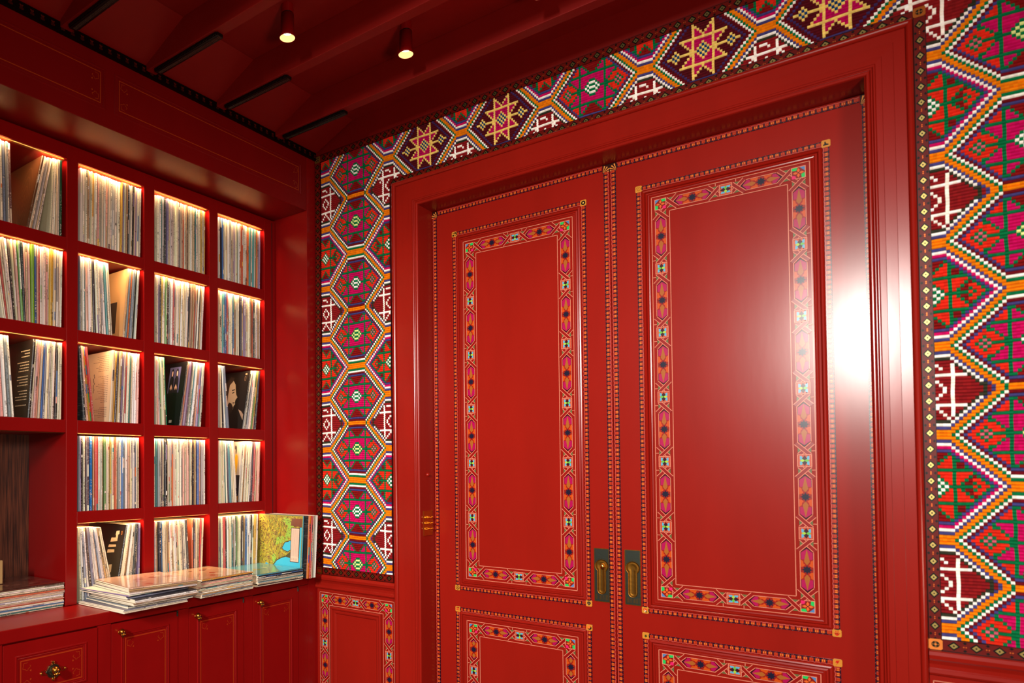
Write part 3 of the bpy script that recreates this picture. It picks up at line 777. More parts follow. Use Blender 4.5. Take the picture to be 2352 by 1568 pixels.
# stitch column -> x (layout units), row -> z
CK = [(-6, -.8390), (24, -.7525), (72, -.6100), (120, -.4730), (168, -.3368), (216, -.1975), (264, -.0610), (288, .0172), (312, .0920), (500, .6600)]
def cx(c):
    for (c0, x0), (c1, x1) in zip(CK, CK[1:]):
        if c <= c1: return x0+(x1-x0)*(c-c0)/(c1-c0)
    return x1+(c-c1)*.003
def rz(r): return .5306-.003447*r
tap = empty('woven_wall_covering', tuple(U(-.1, .999, .2)), label='multicoloured woven wall covering of hexagon medallions around the doors', category='tapestry')
mb = MB(); 
R0, R1 = -10.2, 208.4; c_lo, c_hi = -3, 330
def covered(xc, zc):
    if zc > .4690 and xc > -.8325: return zc < .5660 and zc > .4695
    if xc < -.6650: return xc > -.8330
    if xc > .0160: return True
    return False
V = []; Fc = []; Cl = []
rng = random.Random(3)
for r in range(-11, 210):
    for c in range(-4, 345):
        if c > 330: continue
        x0, x1 = cx(c-.5), cx(c+.5); z1, z0 = rz(r-.5), rz(r+.5)
        xc, zc = (x0+x1)/2, (z0+z1)/2
        if zc > .5655 or zc < -.1850 or xc < -.8328: continue
        if zc < .4925 and -.6785 < xc < .0155: continue
        col = weave(c, r, True, 13 < r % 59 <= 43)
        f = 1+rng.uniform(-.07, .07); col = tuple(max(0, min(255, v*f)) for v in col); col = tuple(int(v/3)*3 for v in col)
        def wob(c_, r_): return .00042*math.sin(c_*.31+r_*.05)+.0003*math.sin(c_*.083+1.3*math.sin(r_*.21))+.0003*math.sin(r_*.17+c_*.02)
        def wobx(c_, r_): return .0005*math.sin(r_*.093+c_*.011)+.00022*math.sin(r_*.7)
        g = [(c-.5, r+.5), (c+.5, r+.5), (c+.5, r-.5), (c-.5, r-.5)]
        base = [(cx(a)+wobx(a, b), rz(b)+wob(a, b)) for a, b in g]
        mx_ = sum(p[0] for p in base)/4; mz_ = sum(p[1] for p in base)/4
        b = len(V)
        for (xa, za) in base: V.append((xa*S, 1.0*S+.0026, za*S+H))
        for (xa, za) in base: V.append(((mx_+(xa-mx_)*.985)*S, 1.0*S-.0016, (mz_+(za-mz_)*.50)*S+H))
        for q in ((4,5,6,7), (0,1,5,4), (1,2,6,5), (2,3,7,6), (3,0,4,7)): Fc.append(tuple(b+i for i in q)); Cl.append((col, 0))
mb.v, mb.f, mb.c = V, Fc, Cl
st = mb.build('stitches', WOOL, tap, kind='stuff')
mb = MB()
for (xa, xb, za, zb_) in ((-.8330, -.6785, -.186, .566), (-.6785, .0155, .4925, .566), (.0155, cx(330), -.186, .566)):
    mb.poly([U(xa, 1.0+.003/S, za), U(xb, 1.0+.003/S, za), U(xb, 1.0+.003/S, zb_), U(xa, 1.0+.003/S, zb_)], (60, 10, 12))
mb.build('backing', WOOL, tap)
# narrow dark lip where the covering meets the casing
# ------------------------------------------------------------------ ceiling spotlights
def spotlight(x, y, label):
    base = U(x, y, ZC); t = empty('spotlight', tuple(base), label=label, category='spotlight', group='red cylinder spotlights between the ceiling beams')
    zb_ = .5775*S+H
    mb = MB(); mb.cyl((base.x, base.y, zb_+.096), (0, 0, 1), .024, .024, ZC*S+H-zb_-.096, 24); mb.build('mounting', REDC, t, smooth=False)
    mb = MB(); mb.cyl((base.x, base.y, zb_+.091), (0, 0, 1), .0222, .0222, .005, 24); mb.build('collar', BLACKM, t)
    mb = MB(); mb.lathe((base.x, base.y, zb_), (0, 0, 1), [(.0292, .002), (.030, .0), (.030, .006), (.0262, .016), (.0255, .091), (.0001, .091)], 28); mb.build('body', REDC, t, smooth=True)
    mb = MB(); mb.lathe((base.x, base.y, zb_), (0, 0, 1), [(.0292, .002), (.024, .014), (.016, .022)], 28); mb.build('reflector', LAMP2, t, smooth=True)
    mb = MB(); mb.cyl((base.x, base.y, zb_+.0215), (0, 0, 1), .0165, .0165, .001, 24); mb.build('bulb', LAMP, t)
    spot('spot_beam', (base.x, base.y, zb_-.002), (base.x, base.y, 0), 22, 95, .8, .02, (1, .80, .58))
spotlight(-.634, .6925, 'left red cylinder ceiling spotlight, nearest the record shelves')
spotlight(-.5345, .8300, 'middle red cylinder ceiling spotlight, nearest the back wall')
spotlight(-.3410, .8310, 'rightmost red cylinder ceiling spotlight, cut off by the top edge of the view')

# ------------------------------------------------------------------ record shelving
XS = -.9259; XBK = -1.0343
ROW = [(.3327, .4474), (.2014, .3148), (.0692, .1840), (-.0634, .0508), (-.1970, -.0803)]
COLS = {'A': (.4222, .5382), 'B': (.5562, .6723), 'C': (.6923, .8086), 'D': (.8281, .9445)}
shelf = empty('record_shelving', tuple(U(-.98, .7, -.197)), label='built-in red shelving of square openings lit from above, full of records', category='shelving')
stiles = [(.2861, .3041), (.4042, .4222), (.5382, .5562), (.6723, .6923), (.8086, .8281), (.9445, .9740)]
for i, (a, b) in enumerate(stiles):
    z0 = -.197+.0003 if i > 1 else .0508
    if i == 1: z0 = .0692-.0184
    obox('upright', REDC, shelf, XBK, XS, a, b, z0, .4474+.018, bev=.0018)
mb = MB(); mb.box((XS)*S-.001, XS*S+.0006, .9640*S, .9655*S, -.197*S+H+.001, .4650*S+H); mb.build('upright_groove', DARKGAP, shelf)
def board(y0, y1, z0, z1): return obox('shelf_board', REDC, shelf, XBK, XS-.0006, y0, y1, z0, z1, bev=.0015)
spans = [(.3041, .4042), COLS['A'], COLS['B'], COLS['C'], COLS['D']]
for ci, (y0, y1) in enumerate(spans):
    for ri in range(4):
        if ci < 2 and ri == 3: continue
        if ci < 2 and ri == 2:
            if ci == 0: obox('shelf_board', REDC, shelf, XBK, XS-.0006, .3041, .5382, .0508, .0692, bev=.0015)
            continue
        board(y0, y1, ROW[ri+1][1], ROW[ri][0])
obox('top_rail', REDC, shelf, XBK, XS-.0004, .2861, .9740, .4474, .4692, bev=.0015)
obox('back_panel', REDC, shelf, XBK-.0012, XBK, .2861, .9745, -.1968, .4718)
obox('veneer_back', WOOD, shelf, XBK, XBK+.002, .2861, .5380, -.1967, .0507, label='dark brown wood veneer back of the tall niche')
for ci, (y0, y1) in enumerate(spans):
    if ci == 0: continue
    for ri in range(5):
        if ci == 1 and ri > 3: continue
        zt = ROW[ri][1]
        if ci == 1 and ri == 3: zt = .0508
        # small profile under the board front; its slanted back face carries the light strip, shining down and back
        mb = MB(); xa, xb = XS-.0042, XS-.0090
        ya, yb = y0+.0008, y1-.0008
        A = [U(xa, ya, zt-.0002), U(xa, ya, zt-.0007), U(xb, ya, zt-.0007), U(xb, ya, zt-.0002)]
        Bp = [U(p[0]/S, yb, (p[2]-H)/S) for p in A]
        mb.poly(A); mb.poly(Bp[::-1])
        for k in range(4): mb.poly([A[k], A[(k+1) % 4], Bp[(k+1) % 4], Bp[k]])
        pr_ = mb.build('light_profile', STRIPM, shelf)
        if ci == 1 and ri == 3: continue
        mb = MB(); ubox(mb, xa+.0002, xa+.0012, ya+.002, yb-.002, zt-.0006, zt-.0002); mb.build('led_strip', LED, pr_)
        yc = (y0+y1)/2
        area('shelf_led', U(XS-.0022, yc, zt-.0009), U(XS-.0022-.5, yc, zt-.001-.85), 1.15, .31, .004, (1, .62, .30), 150)

# worktop and base units
wt = MB(); ubox(wt, XBK, -.8464, -.20, .9740, -.2138, -.1972); wk = wt.build('worktop', REDC, label='long red worktop under the record shelves', category='worktop')
b_ = wk.modifiers.new('bevel', 'BEVEL'); b_.width = .003; b_.segments = 2
XF = -.8464
def base_unit(y0, y1, kind, dy0, dy1, label, hinge=True):
    u = empty('base_cabinet', tuple(U(-.93, (y0+y1)/2, ZF)), label=label, category='cabinet', group='red base cabinets under the worktop')
    obox('carcass', REDC, u, XBK, XF-.007, y0, y1, ZF+.001, -.2142)
    obox('stile', REDC, u, XF-.007, XF-.0003, y0, dy0, ZF+.001, -.2142); obox('stile', REDC, u, XF-.007, XF-.0003, dy1, y1, ZF+.001, -.2142)
    P = planeX((XF)*S); g = .0010
    if kind == 'door': zr = [(ZF+.03, -.2156)]
    else: zr = [(-.3000, -.2160), (ZF+.03, -.3025)]
    for q, (z0, z1) in enumerate(zr):
        nm = 'door' if kind == 'door' else 'drawer'
        d = obox(nm, REDC, u, XF-.007, XF, dy0+g, dy1-g, z0, z1, bev=.0012)
        a0, a1, b0, b1 = (dy0+.0160)*S, (dy1-.0175)*S, (z0+.016)*S+H, (z1-.0155)*S+H
        mb = MB(); sweep(mb, P, (a0, a1, b0, b1), [(0, .0002), (.002, .0030), (.006, .0030), (.009, .0004), (.0115, .0022), (.014, .0005)])
        mb.build('panel_moulding', REDC, d)
        mb = MB(); gold_rect(mb, P, (a0+.021, a1-.021, b0+.021, b1-.021), .0042, h=.0008); mb.build('gold_line', PAINT, d)
        if kind == 'door':
            skull(d, P, (dy0+.0146)*S, (-.2288)*S+H)
            mb = MB(); mb.cyl((XF*S, (dy1-.0022)*S, -.2225*S+H), (0, 0, 1), .0042, .0042, .016, 10); mb.sphere((XF*S, (dy1-.0022)*S, -.2225*S+H+.019), .0046, 8); mb.build('hinge', BRONZE, d, label='small dark brass hinge at the top right corner')
        elif q == 0:
            ornate(d, P, (dy0+dy1)/2*S, -.2594*S+H)
def skull(parent, P, a, b, s=1.0, h0=.0, name='knob'):
    mb = MB(); mb.lathe(P(a, b, h0), (1, 0, 0), [(.0095*s, 0), (.0085*s, .002*s), (.0070*s, .004*s), (.0085*s, .010*s)], 14)
    cx_, cy_, cz_ = P(a, b, h0+.013*s)
    mb.sphere((cx_, cy_, cz_+.003*s), .0140*s, 18, sc=(1.0, .84, 1.0))           # cranium
    mb.sphere((cx_+.006*s, cy_, cz_-.007*s), .0098*s, 14, sc=(.85, .84, 1.0))     # upper jaw
    mb.sphere((cx_+.007*s, cy_, cz_-.0135*s), .0064*s, 12, sc=(.8, .95, .85))     # chin
    mb.sphere((cx_+.0140*s, cy_, cz_-.0035*s), .0028*s, 8, sc=(1, .7, 1.3))       # nose
    for sy in (-1, 1):
        mb.sphere((cx_+.0105*s, cy_+sy*.0078*s, cz_-.0055*s), .0042*s, 8)         # cheek bones
        mb.sphere((cx_+.0112*s, cy_+sy*.0048*s, cz_+.0062*s), .0044*s, 8, sc=(.8, 1.1, .6))  # brow
    k = mb.build(name, BRASS, parent, smooth=True, label='skull shaped brass knob')
    mb = MB()
    for sy in (-1, 1): mb.sphere((cx_+.0120*s, cy_+sy*.0048*s, cz_+.0008*s), .0036*s, 8, sc=(.8, 1, .9))
    for i in range(5): mb.sphere((cx_+.0138*s, cy_+(i-2)*.0024*s, cz_-.0100*s), .0012*s, 6, sc=(.8, .5, 1.6))
    mb.build('eye_sockets', BLACKM, k, smooth=True)
def ornate(parent, P, a, b):
    mb = MB(); n = 48; pts = []
    for k in range(n):
        t = 2*math.pi*k/n; r = .0235*(1+.16*abs(math.cos(2*t))**.5*1+ .10*math.cos(8*t)); pts.append((a+r*math.cos(t), b+r*math.sin(t)))
    for h0, h1, f0, f1 in ((0, .003, 1, 1), (.003, .005, 1, .9), (.005, .004, .9, .7), (.004, .006, .7, .4)):
        for k in range(n):
            j = (k+1) % n
            q = lambda i, f, h: P(a+(pts[i][0]-a)*f, b+(pts[i][1]-b)*f, h)
            mb.poly([q(k, f0, h0), q(j, f0, h0), q(j, f1, h1), q(k, f1, h1)])
    mb.poly([P(a+(p[0]-a)*.4, b+(p[1]-b)*.4, .006) for p in pts])
    bp_ = mb.build('backplate', BRONZE, parent)
    mb = MB()
    for sx, sz in ((1, 0), (-1, 0), (0, 1), (0, -1)):
        # pierced finials
        e = .034 if sx else .031
        if sx:
            stroke(mb, P, [(a+sx*(e+.008*math.cos(t)), b+.008*math.sin(t)) for t in [i*math.pi/5 for i in range(10)]], .0026, (0,0,0), .004, closed=True)
            mb.sphere(P(a+sx*(e+.013), b, .003), .0040, 8)
            for s2 in (-1, 1): mb.sphere(P(a+sx*(e+.011), b+s2*.006, .003), .0022, 6)
        else:
            mb.sphere(P(a, b+sz*e, .003), .0062, 10); mb.sphere(P(a-.004, b+sz*(e-.006), .003), .003, 8); mb.sphere(P(a+.004, b+sz*(e-.006), .003), .003, 8)
    for k in range(16):
        t = 2*math.pi*k/16; mb.sphere(P(a+.015*math.cos(t), b+.015*math.sin(t), .006), .0018, 6)
    stroke(mb, P, pts, .0018, (0,0,0), .0052, closed=True)
    mb.build('filigree', GOLD, bp_)
    skull(parent, P, a, b, 1.12, .004)
base_unit(.2600, .4055, 'drawer', .2700, .4040, 'red drawer cabinet, leftmost, cut off by the left edge')
base_unit(.4055, .5507, 'drawer', .4083, .5407, 'red drawer cabinet with an ornate skull pull plate')
base_unit(.5507, .6871, 'door', .5604, .6772, 'red single-door cabinet under the tallest loose record stack')
base_unit(.6871, .8234, 'door', .6970, .8135, 'middle red single-door cabinet between its two twins')
base_unit(.8234, .9750, 'door', .8333, .9482, 'red single-door cabinet nearest the back wall corner')
obox('trim_13', REDC, None, XF-.08, XF-.0004, .9752, .99995, ZF, -.2142, **STRUCT) if False else None

# ------------------------------------------------------------------ records
SL = .3135
PAL = [((246, 234, 208), 30, 'cream'), ((230, 212, 178), 16, 'tan'), ((255, 250, 238), 26, 'white'), ((206, 200, 192), 9, 'grey'), ((140, 150, 168), 7, 'blue-grey'),
       ((52, 50, 56), 8, 'black'), ((96, 80, 76), 4, 'dark brown'), ((186, 150, 112), 5, 'brown'), ((238, 190, 80), 4, 'yellow'), ((224, 116, 70), 3, 'orange'),
       ((210, 76, 70), 3, 'red'), ((238, 176, 164), 5, 'pink'), ((80, 156, 160), 3, 'teal'), ((80, 120, 186), 3, 'blue'), ((120, 168, 100), 2, 'green'), ((156, 136, 176), 3, 'purple')]
def pick(rg, bright=1.0):
    t = rg.uniform(0, sum(p[1] for p in PAL))
    for c, wgt, nm in PAL:
        t -= wgt
        if t <= 0: break
    j = rg.uniform(.86, 1.08)
    return tuple(int(max(0, min(255, v*j+rg.uniform(-8, 8)))) for v in c), nm
def sleeve_geo(mb, T, col, rg, M=None, top=(226, 200, 160), bands=None, side=None):
    """record sleeve standing: spine at x=0 facing +X, thickness along y, height along z, bevelled spine"""
    t2 = T/2*.94; b = T*.28; h = SL; M = M or (lambda p: p)
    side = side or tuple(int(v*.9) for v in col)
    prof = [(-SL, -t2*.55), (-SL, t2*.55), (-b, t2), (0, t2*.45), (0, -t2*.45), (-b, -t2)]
    # horizontal segments on the spine give printed blocks
    nz = len(bands) if bands else 7; zs = [0]+sorted(rg.uniform(.05, .95)*h for _ in range(nz-1))+[h]
    blk = []
    for i in range(nz):
        q = rg.random()
        if bands and i < len(bands): blk.append((bands[i], .6))
        elif q < .72: blk.append((col, rg.choice((.15, .55, .35))))
        elif q < .86: blk.append((tuple(int(v*.82) for v in col), .9))
        else: blk.append((pick(rg)[0], .5))
    if bands: zs = [h*i/len(bands) for i in range(len(bands)+1)]; nz = len(bands)
    for i in range(nz):
        z0, z1 = zs[i], zs[i+1]; c, a = blk[i]
        mb.poly([M((0, -t2*.45, z0)), M((0, t2*.45, z0)), M((0, t2*.45, z1)), M((0, -t2*.45, z1))], c, a)
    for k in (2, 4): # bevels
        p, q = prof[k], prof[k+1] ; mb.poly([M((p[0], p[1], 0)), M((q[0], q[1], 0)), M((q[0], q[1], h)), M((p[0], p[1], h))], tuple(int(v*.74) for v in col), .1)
    for k in (1, 5): # covers
        p, q = prof[k], prof[(k+1) % 6]; mb.poly([M((p[0], p[1], 0)), M((q[0], q[1], 0)), M((q[0], q[1], h)), M((p[0], p[1], h))], side, .06)
    p, q = prof[0], prof[1]; mb.poly([M((p[0], p[1], 0)), M((q[0], q[1], 0)), M((q[0], q[1], h)), M((p[0], p[1], h))], top)
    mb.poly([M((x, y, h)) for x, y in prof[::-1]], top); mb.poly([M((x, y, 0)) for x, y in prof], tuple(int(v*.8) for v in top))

def art(kind, T):
    """printed cover on the -Y face: returns a mesh builder in sleeve coordinates"""
    mb = MB(); y = -T/2*.94-.0012; L = SL
    off = {'wood': .45, 'text_black': .5, 'page': .42, 'window_light': .45, 'people': .52, 'portrait': .42, 'yellow_figure': .74}.get(kind, 0)
    mapu = lambda u: u if (off == 0 or u <= 0 or u >= .98) else off+(1-off)*u      # the visible part lies towards the spine
    F = lambda u, v, h=0: (-L+mapu(u)*L, y-h, v*L)      # u 0 back .. 1 spine
    def R(u0, u1, v0, v1, c, h=.0002, a=0): mb.poly([F(u0, v0, h), F(u1, v0, h), F(u1, v1, h), F(u0, v1, h)], c, a)
    def D(u, v, r, c, h, n=18, sy=1): mb.poly([F(u+r*math.cos(2*math.pi*k/n), v+sy*r*math.sin(2*math.pi*k/n), h) for k in range(n)], c)
    def PG(pts, c, h): mb.poly([F(u, v, h) for u, v in pts], c)
    rg = random.Random(kind)
    if kind == 'wood':
        R(0, .985, .005, .995, (98, 60, 36))
        for k in range(7):
            r = .06+.05*k; stroke(mb, lambda a, b, h: F(a, b, h), [(.55+r*.75*math.cos(t), .42+r*1.3*math.sin(t)) for t in [i*math.pi/9 for i in range(18)]], .008, (70, 38, 22) if k % 2 else (132, 88, 54), .0004, closed=True)
    elif kind == 'text_black':
        R(0, .985, .005, .995, (26, 22, 20))
        for k in range(20):
            v = .86-.037*k
            if k % 5 == 3: continue
            u = .80
            n = rg.randint(4, 8); uu = .86
            for q in range(n):
                wl2 = rg.uniform(.04, .09); R(uu-wl2, uu, v, v+.012, (190, 176, 150), .0004); uu -= wl2+.015
    elif kind == 'tan_square':
        R(0, .985, .005, .995, (214, 166, 112)); R(.50, .80, .08, .54, (56, 46, 42), .0004)
    elif kind == 'page':
        R(0, .985, .005, .995, (206, 184, 150))
        for k in range(34):
            v = .93-.026*k
            if k in (9, 10, 26, 27): continue
            uu = .86
            for q in range(rg.randint(3, 7)):
                wl2 = rg.uniform(.03, .10); R(uu-wl2, uu, v, v+.007, (120, 100, 84), .0004); uu -= wl2+.012
        for k in range(9): D(.25+.02*math.sin(k*2), .68-.03*k, .018, (96, 84, 76), .0005, 8)
    elif kind == 'people':
        R(0, .985, .005, .995, (20, 17, 18)); R(.18, .74, .52, .93, (84, 80, 120), .0004)
        for (u, s_) in ((.34, 1), (.58, .96)):   # two figures with long hair
            PG([(u-.12, .52), (u+.12, .52), (u+.10, .74), (u+.03, .80), (u-.03, .80), (u-.10, .74)], (34, 26, 34), .0006)
            D(u, .83, .062, (24, 18, 20), .0007, 14, 1.25); D(u, .825, .034, (206, 164, 150), .0008, 14, 1.3)
            PG([(u-.06, .60), (u-.02, .56), (u+.02, .60), (u+.06, .56), (u+.07, .60), (u, .66)], (200, 156, 140), .0009)
        R(.46, .60, .05, .09, (206, 200, 190), .0004)
    elif kind == 'portrait':
        R(0, .985, .005, .995, (28, 24, 23))
        # head in profile, looking up to the right, lit from the front
        PG([(.10, .30), (.16, .46), (.12, .62), (.18, .80), (.34, .86), (.46, .78), (.50, .68), (.55, .60), (.62, .55), (.55, .51), (.54, .47), (.56, .43), (.50, .40), (.50, .35), (.42, .30), (.30, .26), (.22, .20)], (176, 158, 140), .0004)
        PG([(.06, .28), (.10, .60), (.06, .82), (.22, .93), (.38, .90), (.34, .84), (.22, .78), (.20, .60), (.22, .44), (.18, .30)], (58, 46, 40), .0006)
        PG([(.22, .40), (.30, .47), (.40, .45), (.46, .40), (.50, .37), (.46, .30), (.34, .24), (.24, .22)], (44, 36, 33), .0007)
        PG([(.44, .47), (.53, .465), (.54, .45), (.46, .445)], (60, 40, 36), .0008); PG([(.36, .64), (.45, .655), (.46, .64), (.38, .62)], (40, 30, 28), .0008); PG([(.34, .69), (.47, .70), (.47, .68), (.35, .67)], (40, 30, 28), .0008)
        PG([(.72, .34), (.86, .30), (.98, .24), (.98, .14), (.84, .24)], (150, 124, 104), .0006)
        stroke(mb, lambda a, b, h: F(a, b, h), [(.84+.028*math.cos(t), .87+.04*math.sin(t)) for t in [i*math.pi/6 for i in range(12)]], .008, (196, 150, 110), .0006, closed=True)
        R(.82, .90, .93, .96, (196, 150, 110), .0006)
    elif kind == 'window_light':
        R(0, .985, .005, .995, (22, 18, 20))
        for (u0, u1, v0, v1) in ((.60, .76, .84, .90), (.42, .72, .74, .80), (.36, .70, .66, .70), (.34, .66, .58, .63), (.62, .72, .78, .88), (.50, .66, .30, .42), (.46, .62, .16, .28), (.40, .60, .04, .12)):
            PG([(u0, v0), (u1, v0+.02), (u1-.01, v1+.01), (u0+.02, v1)], (196, 176, 146), .0004)
        stroke(mb, lambda a, b, h: F(a, b, h), [(.86+.02*math.cos(t), .88+.025*math.sin(t)) for t in [i*math.pi/5 for i in range(10)]], .008, (190, 120, 50), .0005, closed=True)
    elif kind == 'yellow_figure':
        R(0, .985, .005, .995, (186, 178, 168)); R(0, .985, .005, .44, (30, 26, 44), .0003)
        PG([(.42, .44), (.62, .44), (.70, .62), (.66, .76), (.50, .80), (.38, .70)], (216, 170, 20), .0005); D(.50, .86, .06, (60, 40, 30), .0006, 14, 1.2); D(.40, .90, .035, (60, 40, 30), .0006)
        PG([(.50, .05), (.66, .05), (.62, .44), (.44, .44)], (30, 26, 40), .0006); PG([(.72, .02), (.90, .02), (.88, .10), (.74, .09)], (230, 150, 30), .0006)
    elif kind == 'map':
        R(0, .995, .005, .995, (150, 140, 50))
        for k in range(1900):
            u, v = rg.random()*.97, rg.random()*.98; l_ = rg.uniform(.012, .040); t = rg.uniform(-.5, .5)-.7+1.1*math.sin(u*7+v*3)+.8*math.sin(v*9-u*4); wv = rg.uniform(.003, .008)
            c = rg.choice(((196, 166, 50), (104, 70, 52), (110, 74, 50), (140, 160, 60), (168, 170, 66), (84, 56, 46), (196, 176, 66), (96, 62, 46), (150, 110, 64)))
            du, dv = l_*math.cos(t), l_*math.sin(t); nu, nv = -wv*math.sin(t), wv*math.cos(t)
            if u+abs(du) > .985 or u-abs(du)-abs(nu) < .005 or v+abs(dv)+abs(nv) > .99 or v-abs(dv)-abs(nv) < .01: continue
            PG([(u-du, v-dv), (u+nu, v+nv), (u+du, v+dv), (u-nu, v-nv)], c, .0004+.0000002*k)
        for (pts, c) in (([(.62, .62), (.78, .64), (.80, .86), (.72, .95), (.58, .96), (.55, .90), (.68, .82)], (140, 178, 70)), ([(.36, .22), (.42, .18), (.44, .30), (.40, .36), (.34, .32)], (130, 178, 66)),
                         ([(.42, .50), (.60, .56), (.70, .60), (.58, .66), (.44, .62)], (138, 180, 66))):
            PG(pts, c, .00055)
        PG([(.74, .83), (.985, .82), (.985, .95), (.76, .95)], (110, 66, 50), .0011)
        SEA = (60, 176, 206)
        PG([(.30, .005), (.985, .005), (.985, .82), (.94, .82), (.94, .44), (.74, .40), (.66, .34), (.56, .31), (.46, .26), (.38, .18)], (76, 72, 40), .0012)
        PG([(.31, .005), (.985, .005), (.985, .81), (.95, .81), (.95, .32), (.80, .30), (.66, .32), (.56, .29), (.46, .24), (.39, .16)], SEA, .0014)
        PG([(.56, .46), (.62, .56), (.70, .58), (.76, .60), (.78, .44), (.70, .40), (.60, .42)], (70, 60, 40), .0012); PG([(.575, .46), (.63, .55), (.70, .565), (.75, .59), (.77, .45), (.70, .41), (.61, .43)], SEA, .0014)
        PG([(.0, .03), (.10, .08), (.22, .20), (.28, .18), (.22, .10), (.12, .02)], (60, 160, 206), .0014)
        R(.755, .945, .245, .80, (60, 40, 44), .0016); R(.765, .935, .255, .79, (214, 184, 162), .0018)
        for k in range(9): R(.775+.018*k, .781+.018*k, .34, .77, (176, 150, 140), .0020)
        for k in range(6): R(.79+.022*k, .796+.022*k, .275, .31, (150, 120, 110), .0020)
    return mb

groups = {
'A1':[(0.4250,0.4619,0.4240,0.4576,7),(0.4791,0.4984,0.5021,0.5187,6),(0.5128,0.5323,0.5187,0.5319,6)],
'A2':[(0.4469,0.4875,0.4300,0.4857,14),(0.4875,0.5328,0.4857,0.5344,14)],
'A3':[(0.4300,0.4645,0.4250,0.4554,7),(0.4823,0.5333,0.4905,0.5343,15)],
'B1':[(0.5613,0.6677,0.5617,0.6701,30)],
'B2':[(0.5603,0.6195,0.5599,0.6118,16),(0.6368,0.6626,0.6465,0.6690,8)],
'B3':[(0.5681,0.5862,0.5592,0.5735,5),(0.6112,0.6652,0.6179,0.6675,14)],
'B4':[(0.5593,0.6670,0.5590,0.6668,30)],
'B5':[(0.5626,0.6220,0.5594,0.5969,14),(0.6236,0.6663,0.6452,0.6678,9)],
'C1':[(0.6981,0.8024,0.6981,0.8032,34)],
'C2':[(0.6969,0.7962,0.6968,0.8029,34)],
'C3':[(0.6970,0.7228,0.6956,0.7169,8),(0.7446,0.7934,0.7626,0.8021,14)],
'C4':[(0.6957,0.8017,0.6957,0.8019,30)],
'C5':[(0.6979,0.7698,0.6967,0.7627,22),(0.7735,0.7930,0.7722,0.7985,7)],
'D1':[(0.8347,0.9354,0.8339,0.9374,30)],
'D2':[(0.8328,0.9383,0.8330,0.9396,30)],
'D3':[(0.8325,0.8578,0.8321,0.8469,5),(0.8910,0.9243,0.9129,0.9363,8)],
'D4':[(0.8327,0.8757,0.8324,0.8680,12),(0.8817,0.9337,0.8920,0.9376,13)],
'D5':[(0.8345,0.9266,0.8327,0.9313,26)],
}
first_art = {('A1', 1): 'wood', ('A3', 1): 'text_black', ('B2', 1): 'tan_square', ('B3', 1): 'page', ('B5', 1): 'window_light', ('C3', 1): 'people', ('D3', 1): 'portrait', ('D4', 1): 'yellow_figure'}
art_side = {'wood': (98, 60, 36), 'text_black': (26, 22, 20), 'tan_square': (214, 166, 112), 'page': (206, 184, 150), 'window_light': (22, 18, 20), 'people': (20, 17, 18), 'portrait': (28, 24, 23), 'yellow_figure': (186, 178, 168)}
art_label = {'wood': 'brown sleeve with wood-grain cover leaning in the top left opening', 'text_black': 'black sleeve with lines of small pale text, third opening down on the left',
 'tan_square': 'tan sleeve with a dark square on its cover, leaning', 'page': 'cream sleeve whose cover is printed like a page of text',
 'window_light': 'black sleeve with patches of pale light, bottom opening above the tallest stack', 'people': 'black sleeve with a photo of two long-haired people',
 'portrait': 'black sleeve with a bearded face in profile', 'yellow_figure': 'sleeve with a figure in a yellow jacket on its cover'}
special = {('B4', 0, 5): ((20, 110, 190), 'bright blue', 2.0), ('A2', 1, 0): ((120, 170, 40), 'lime green', 1.2), ('A1', 2, 5): ((10, 80, 50), 'dark green', 1.3),
  ('B1', 0, 6): ((226, 160, 50), 'yellow', 1.1), ('C2', 0, 13): ((50, 140, 180), 'sky blue', 1.0), ('C3', 0, 7): ((20, 150, 110), 'sea green', .9), ('C4', 0, 6): ((20, 20, 26), 'black', 1.4), ('D1', 0, 15): ((214, 92, 56), 'orange', 1.0)}
ordn = ['first','second','third','fourth','fifth','sixth','seventh','eighth','ninth','tenth','eleventh','twelfth','thirteenth','fourteenth','fifteenth','sixteenth','seventeenth','eighteenth','nineteenth','twentieth',
 'twenty-first','twenty-second','twenty-third','twenty-fourth','twenty-fifth','twenty-sixth','twenty-seventh','twenty-eighth','twenty-ninth','thirtieth']
colw = {'A': 'leftmost column', 'B': 'second column from left', 'C': 'third column', 'D': 'rightmost column'}
roww = ['top opening', 'second opening down', 'third opening down', 'fourth opening down', 'bottom opening']
stuff = MB(); count = 0
def M_of(x, y, z, th):
    c, s = math.cos(th), math.sin(th)
    def f(p):
        px, py, pz = p; return (x+px, y+py*c-pz*s, z+py*s+pz*c)
    return f
